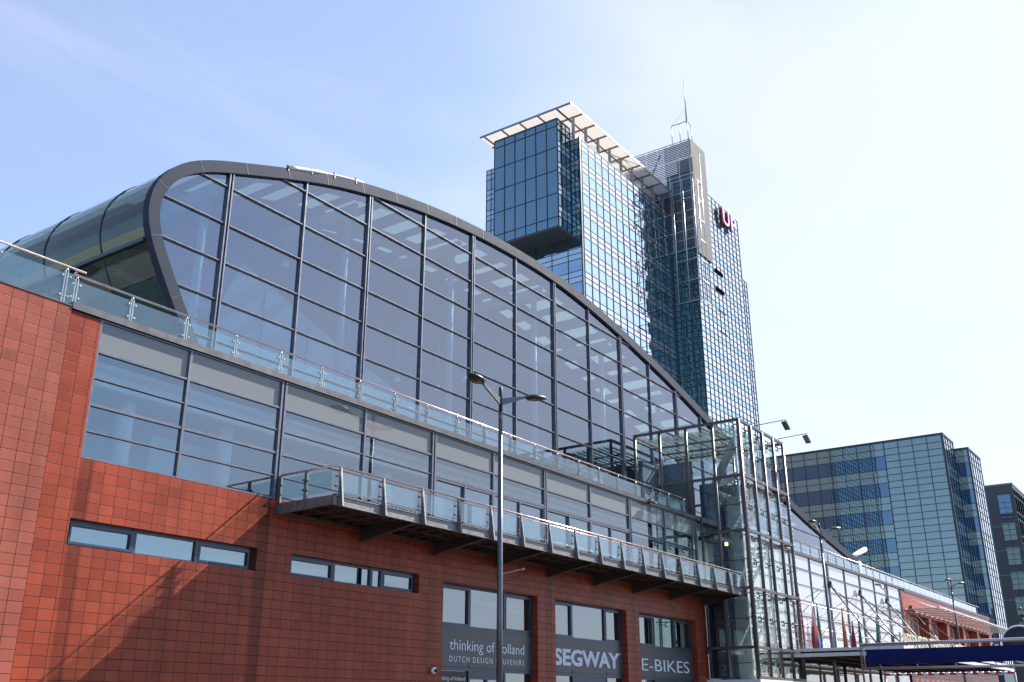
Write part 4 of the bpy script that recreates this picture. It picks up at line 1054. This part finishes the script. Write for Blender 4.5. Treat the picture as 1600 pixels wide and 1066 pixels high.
# plant storey + flying roof
q = MB(); q.box(TX + 2.5, SX - .5, TY + 3, 81, TZ, 84.0); ot(q, 'plant_room', 'canopy_white')
CZ = 84.5; cx0, cx1, cy0, cy1 = 105.9, 138.2, 63.85, 80.4
q = MB(); q.poly([(cx0 + .1, cy0 + .1, CZ + .06), (cx1, cy0 + .1, CZ + .06), (cx1, cy1, CZ + .06), (cx0 + .1, cy1, CZ + .06)])
FR = ot(q, 'flying_roof', 'roof_membrane')
q = MB(); q.box(cx0, cx1, cy0, cy0 + .1, CZ - .12, CZ + .2); q.box(cx0, cx0 + .1, cy0 + .101, cy1, CZ - .12, CZ + .2); q.box(cx0 + 3.2, cx0 + 3.35, cy0 + .2, cy1, CZ - .25, CZ - .01); q.box(cx0 + .2, cx1, cy0 + 2.4, cy0 + 2.55, CZ - .25, CZ - .013)
sub(q, 'edge_frame', 'beam_grey', FR)
for k in range(9):
    x = 109.2 + 3.62 * k
    q = MB(); q.bar((x, cy0 + .1, CZ - .12), (x, cy0 + 6, CZ - .12), .22, .22); sub(q, 'rafter', 'beam_grey', FR)
    if x > TX - 1.2: q = MB(); q.box(x - .18, x + .18, TY + .35, TY + .7, TZ - .2, CZ - .01); sub(q, 'roof_post', 'beam_grey', FR)
for k in range(5):
    y = cy0 + 3.3 * k + 2.5; q = MB(); q.bar((cx0 + .1, y, CZ - .12), (cx0 + 5, y, CZ - .12), .2, .2); sub(q, 'rafter', 'beam_grey', FR)
# louvre block
LZ0, LZ1 = 73.3, 93.9
lv = MB(); n_ = 62
for k in range(n_):
    z = LZ0 + (LZ1 - LZ0) * k / n_; lv.box(SX - .06, SX + .10, SY + .02, TY + .2, z, z + .17)
    if z > 82: lv.box(SX - .02, SX + .10, TY + .25, 71.0, z, z + .15)
q = ot(lv, 'louvre_screen', 'louver_grey')
lv = MB()
for k in range(n_ + 2):
    z = LZ0 - .6 + (LZ1 - LZ0 + .4) * k / n_; lv.box(SX - .04, 145.0, SY - .30, SY - .06, z, z + .2)
ot(lv, 'louvre_screen', 'louver_beige')
q = MB(); q.box(SX + .3, 144.9, SY + .2, TY, LZ0, 88.2); ot(q, 'louvre_core', 'interior_dark')
q = MB(); q.box(144.9, 145.05, SY - .3, SY + 5, LZ0 - .6, LZ1); ot(q, 'louvre_cheek', 'louver_beige')
q = MB()
for y in (SY - .1, 62.3, 64.2, 66.4, 68.6, 71.0):
    q.box(SX - .16, SX - .06, y, y + .14, 82.5 if y > 65 else LZ0, LZ1 + .1)
for z in (LZ1, 90.5, 87.2, 84.0, 80.4, 76.8, 73.3): q.box(SX - .17, SX - .05, SY - .3, TY + .3 if z < 84 else 71.1, z, z + .14)
q.box(SX + .2, SX + 4, 70.9, 71.1, 82.5, 94); q.bar((SX + .4, 66, 84), (SX + .4, 70.8, 93), .2); q.bar((SX + .4, 66, 93), (SX + .4, 70.8, 84), .2)
ot(q, 'louvre_frame', 'lattice')
q = MB()
for y in (SY - .7, SY + 1.2, SY + 3.1): q.tube([(SX - 1.1, y, 63.4), (SX - 1.1, y, 86)], .085, 6)
for x in (SX + .4, SX + 2.0): q.tube([(x, SY - .9, 63.4), (x, SY - .9, 86 if x < SX + 1 else 92)], .07, 6)
for z in (85.9, 82.2, 78.5, 74.7, 71.0, 67.3, 63.6):
    q.tube([(SX - 1.1, SY + 3.3, z), (SX - 1.1, SY - .9, z), (SX + 2.2, SY - .9, z)], .075, 6); q.tube([(SX - 1.1, SY - .8, z), (SX, SY - .02, z)], .05, 5); q.tube([(SX + 2.0, SY - .9, z), (SX + 2.0, SY, z)], .05, 5)
ot(q, 'pipe_lattice', 'lattice')
q = MB(); z0, z1 = 93.9, 97.7
for (x, y) in ((SX, SY + .0), (SX, SY + 3.0), (SX + 2.0, SY + .2), (SX, SY + 1.5)): q.tube([(x, y, z0), (x, y, z1)], .08, 6)
q.tube([(SX, SY, z1), (SX, SY + 3.0, z1)], .08, 6); q.tube([(SX, SY, z1), (SX + 2.0, SY + .2, z1)], .08, 6)
q.tube([(SX, SY + .1, z1 - .3), (SX, SY + .1, 107)], .1, 8, radii=[.16, .04]); q.tube([(SX, SY + 2.9, z1), (SX, SY + .2, 100.2)], .025, 4)
ot(q, 'mast', 'lattice')
# dark bars added to imitate the pipe lattice mirrored in the slab face
for k in range(8):
    z = 78.5 - 3.57 * k; q = MB(); q.bar((128.0, TY - .1, z), (128.0, TY - 1.0, z), .09); q.bar((128.0, TY - 1.0, z), (130.6, TY - 1.0, z), .09); q.bar((130.6, TY - 1.0, z), (130.6, TY - .1, z), .09)
    q.bar((128.0, TY - 1.0, z), (128.0, TY - 1.0, z - 1.2), .07); ot(q, 'lattice_reflection', 'grid_dark')
# UP letters
text_mesh('roof_letter', "U", 4.6, 'up_face', OT, (149.9 - 110, SY - .75 - 65, 82.3), (R(90), 0, 0), width=2.9, extrude=.08, bold=.05)
text_mesh('roof_letter', "U", 4.6, 'up_red', OT, (149.9 - 110, SY - .42 - 65, 82.3), (R(90), 0, 0), width=2.9, extrude=.16, bold=.04)
text_mesh('roof_letter', "P", 4.2, 'up_violet', OT, (153.7 - 110, SY - .5 - 65, 82.4), (R(90), 0, 0), width=2.5, extrude=.25, bold=.12)

# ================================================================== OFFICE BLOCK (right)
OB = thing('office_block', 'wide blue grey glass office block behind the low red wing', 'building', (180, 35, 0))
off2 = (-180, -35, 0)
BXp, BYp, BH = 180.0, 34.95, 46.5
q = MB(); q.box(BXp + .1, BXp + 7.8, BYp + .1, 84, 0, BH - .1); q.box(BXp + 8.0, BXp + 18, 32.7, 80, 0, BH - 1.4)
o_ = q.build('core', 'interior_dark', OB); o_.location = off2
rowsB = [(1.16, 's')] * 4 
curtain(OB, off2, (BXp, 45.0, 0), (0, -1, 0), (-1, 0, 0), 45.0 - BYp, 8, BH, 2.46, [(1.18, 's')], vis='glass_block', spn='glass_block_sp', mw=.10)
curtain(OB, off2, (BXp, 84.0, 0), (0, -1, 0), (-1, 0, 0), 39.0, 8, BH, 2.44, [(1.2, 's'), (1.2, 's'), (2.45, 'v')][0:3], vis='glass_block', spn='glass_block_sp', mw=.10)
curtain(OB, off2, (BXp, BYp, 0), (1, 0, 0), (0, -1, 0), 7.9, 8, BH, 1.9, [(1.2, 's'), (1.2, 's'), (2.45, 'v')], vis='glass_block', spn='glass_tower_sp', mw=.10)
curtain(OB, off2, (BXp + 7.9, BYp, 0), (0, -1, 0), (-1, 0, 0), BYp - 32.6, 8, BH - 1.3, 2.3, [(1.2, 's'), (1.2, 's'), (2.45, 'v')], vis='glass_block', spn='glass_block_sp', mw=.10)
curtain(OB, off2, (BXp + 7.9, 32.6, 0), (1, 0, 0), (0, -1, 0), 10.2, 8, BH - 1.3, 2.0, [(1.2, 's'), (1.2, 's'), (2.45, 'v')], vis='glass_bright_sp', spn='glass_bright_sp', mw=.10)
for (x, y, h) in ((BXp, BYp, BH), (BXp + 7.9, 32.6, BH - 1.3)):
    q = MB(); q.box(x - .15, x + .15, y - .15, y + .15, 8, h); o_ = q.build('corner_post', 'grid_dark', OB); o_.location = off2
q = MB(); q.box(BXp - .15, BXp + 8, BYp - .15, 84, BH, BH + .35); q.box(BXp + 7.75, BXp + 18.2, 32.45, 80, BH - 1.3, BH - .95); o_ = q.build('roof_edge', 'grid_dark', OB); o_.location = off2

GB = thing('grey_office', 'dark grey clad office building with teal windows at the right edge', 'building', (230, 32.5, 0))
off3 = (-230, -32.5, 0)
q = MB(); q.box(230, 262, 32.5, 70, 0, 46.2); o_ = q.build('wall', 'cladding_grey', GB); o_.location = off3
q = MB(); q.box(229.9, 262.1, 32.4, 70, 46.2, 46.6); 
for k in range(6): q.box(229.95, 230, 32.6, 70, 37.6 - 5.0 * k, 37.8 - 5.0 * k)
o_ = q.build('trim', 'cladding_line', GB); o_.location = off3
for k in range(7):
    for (y0, y1) in ((33.2, 35.6), (41, 46)):
        z = 41.0 - 5.0 * k if k else 40.6
        q = MB(); q.box(229.9, 230.02, y0, y1, z - 1.4 , z + (2.2 if k else 3.6)); o_ = q.build('window', 'glass_teal2' if k else 'glass_block', GB); o_.location = off3
        g_ = MB()
        for t in range(4): g_.box(229.85, 229.9, y0, y1, z - 1.4 + t * 1.1, z - 1.32 + t * 1.1)
        g_.box(229.85, 229.9, (y0 + y1) / 2, (y0 + y1) / 2 + .08, z - 1.4, z + 2.2); sub(g_, 'frame', 'grid_dark', o_)
curtain(GB, off3, (230.3, 32.5, 0), (1, 0, 0), (0, -1, 0), 30, 8, 45.5, 2.6, [(1.5, 's'), (3.5, 'v')], vis='glass_bright_sp', spn='cladding_grey', mw=.2)
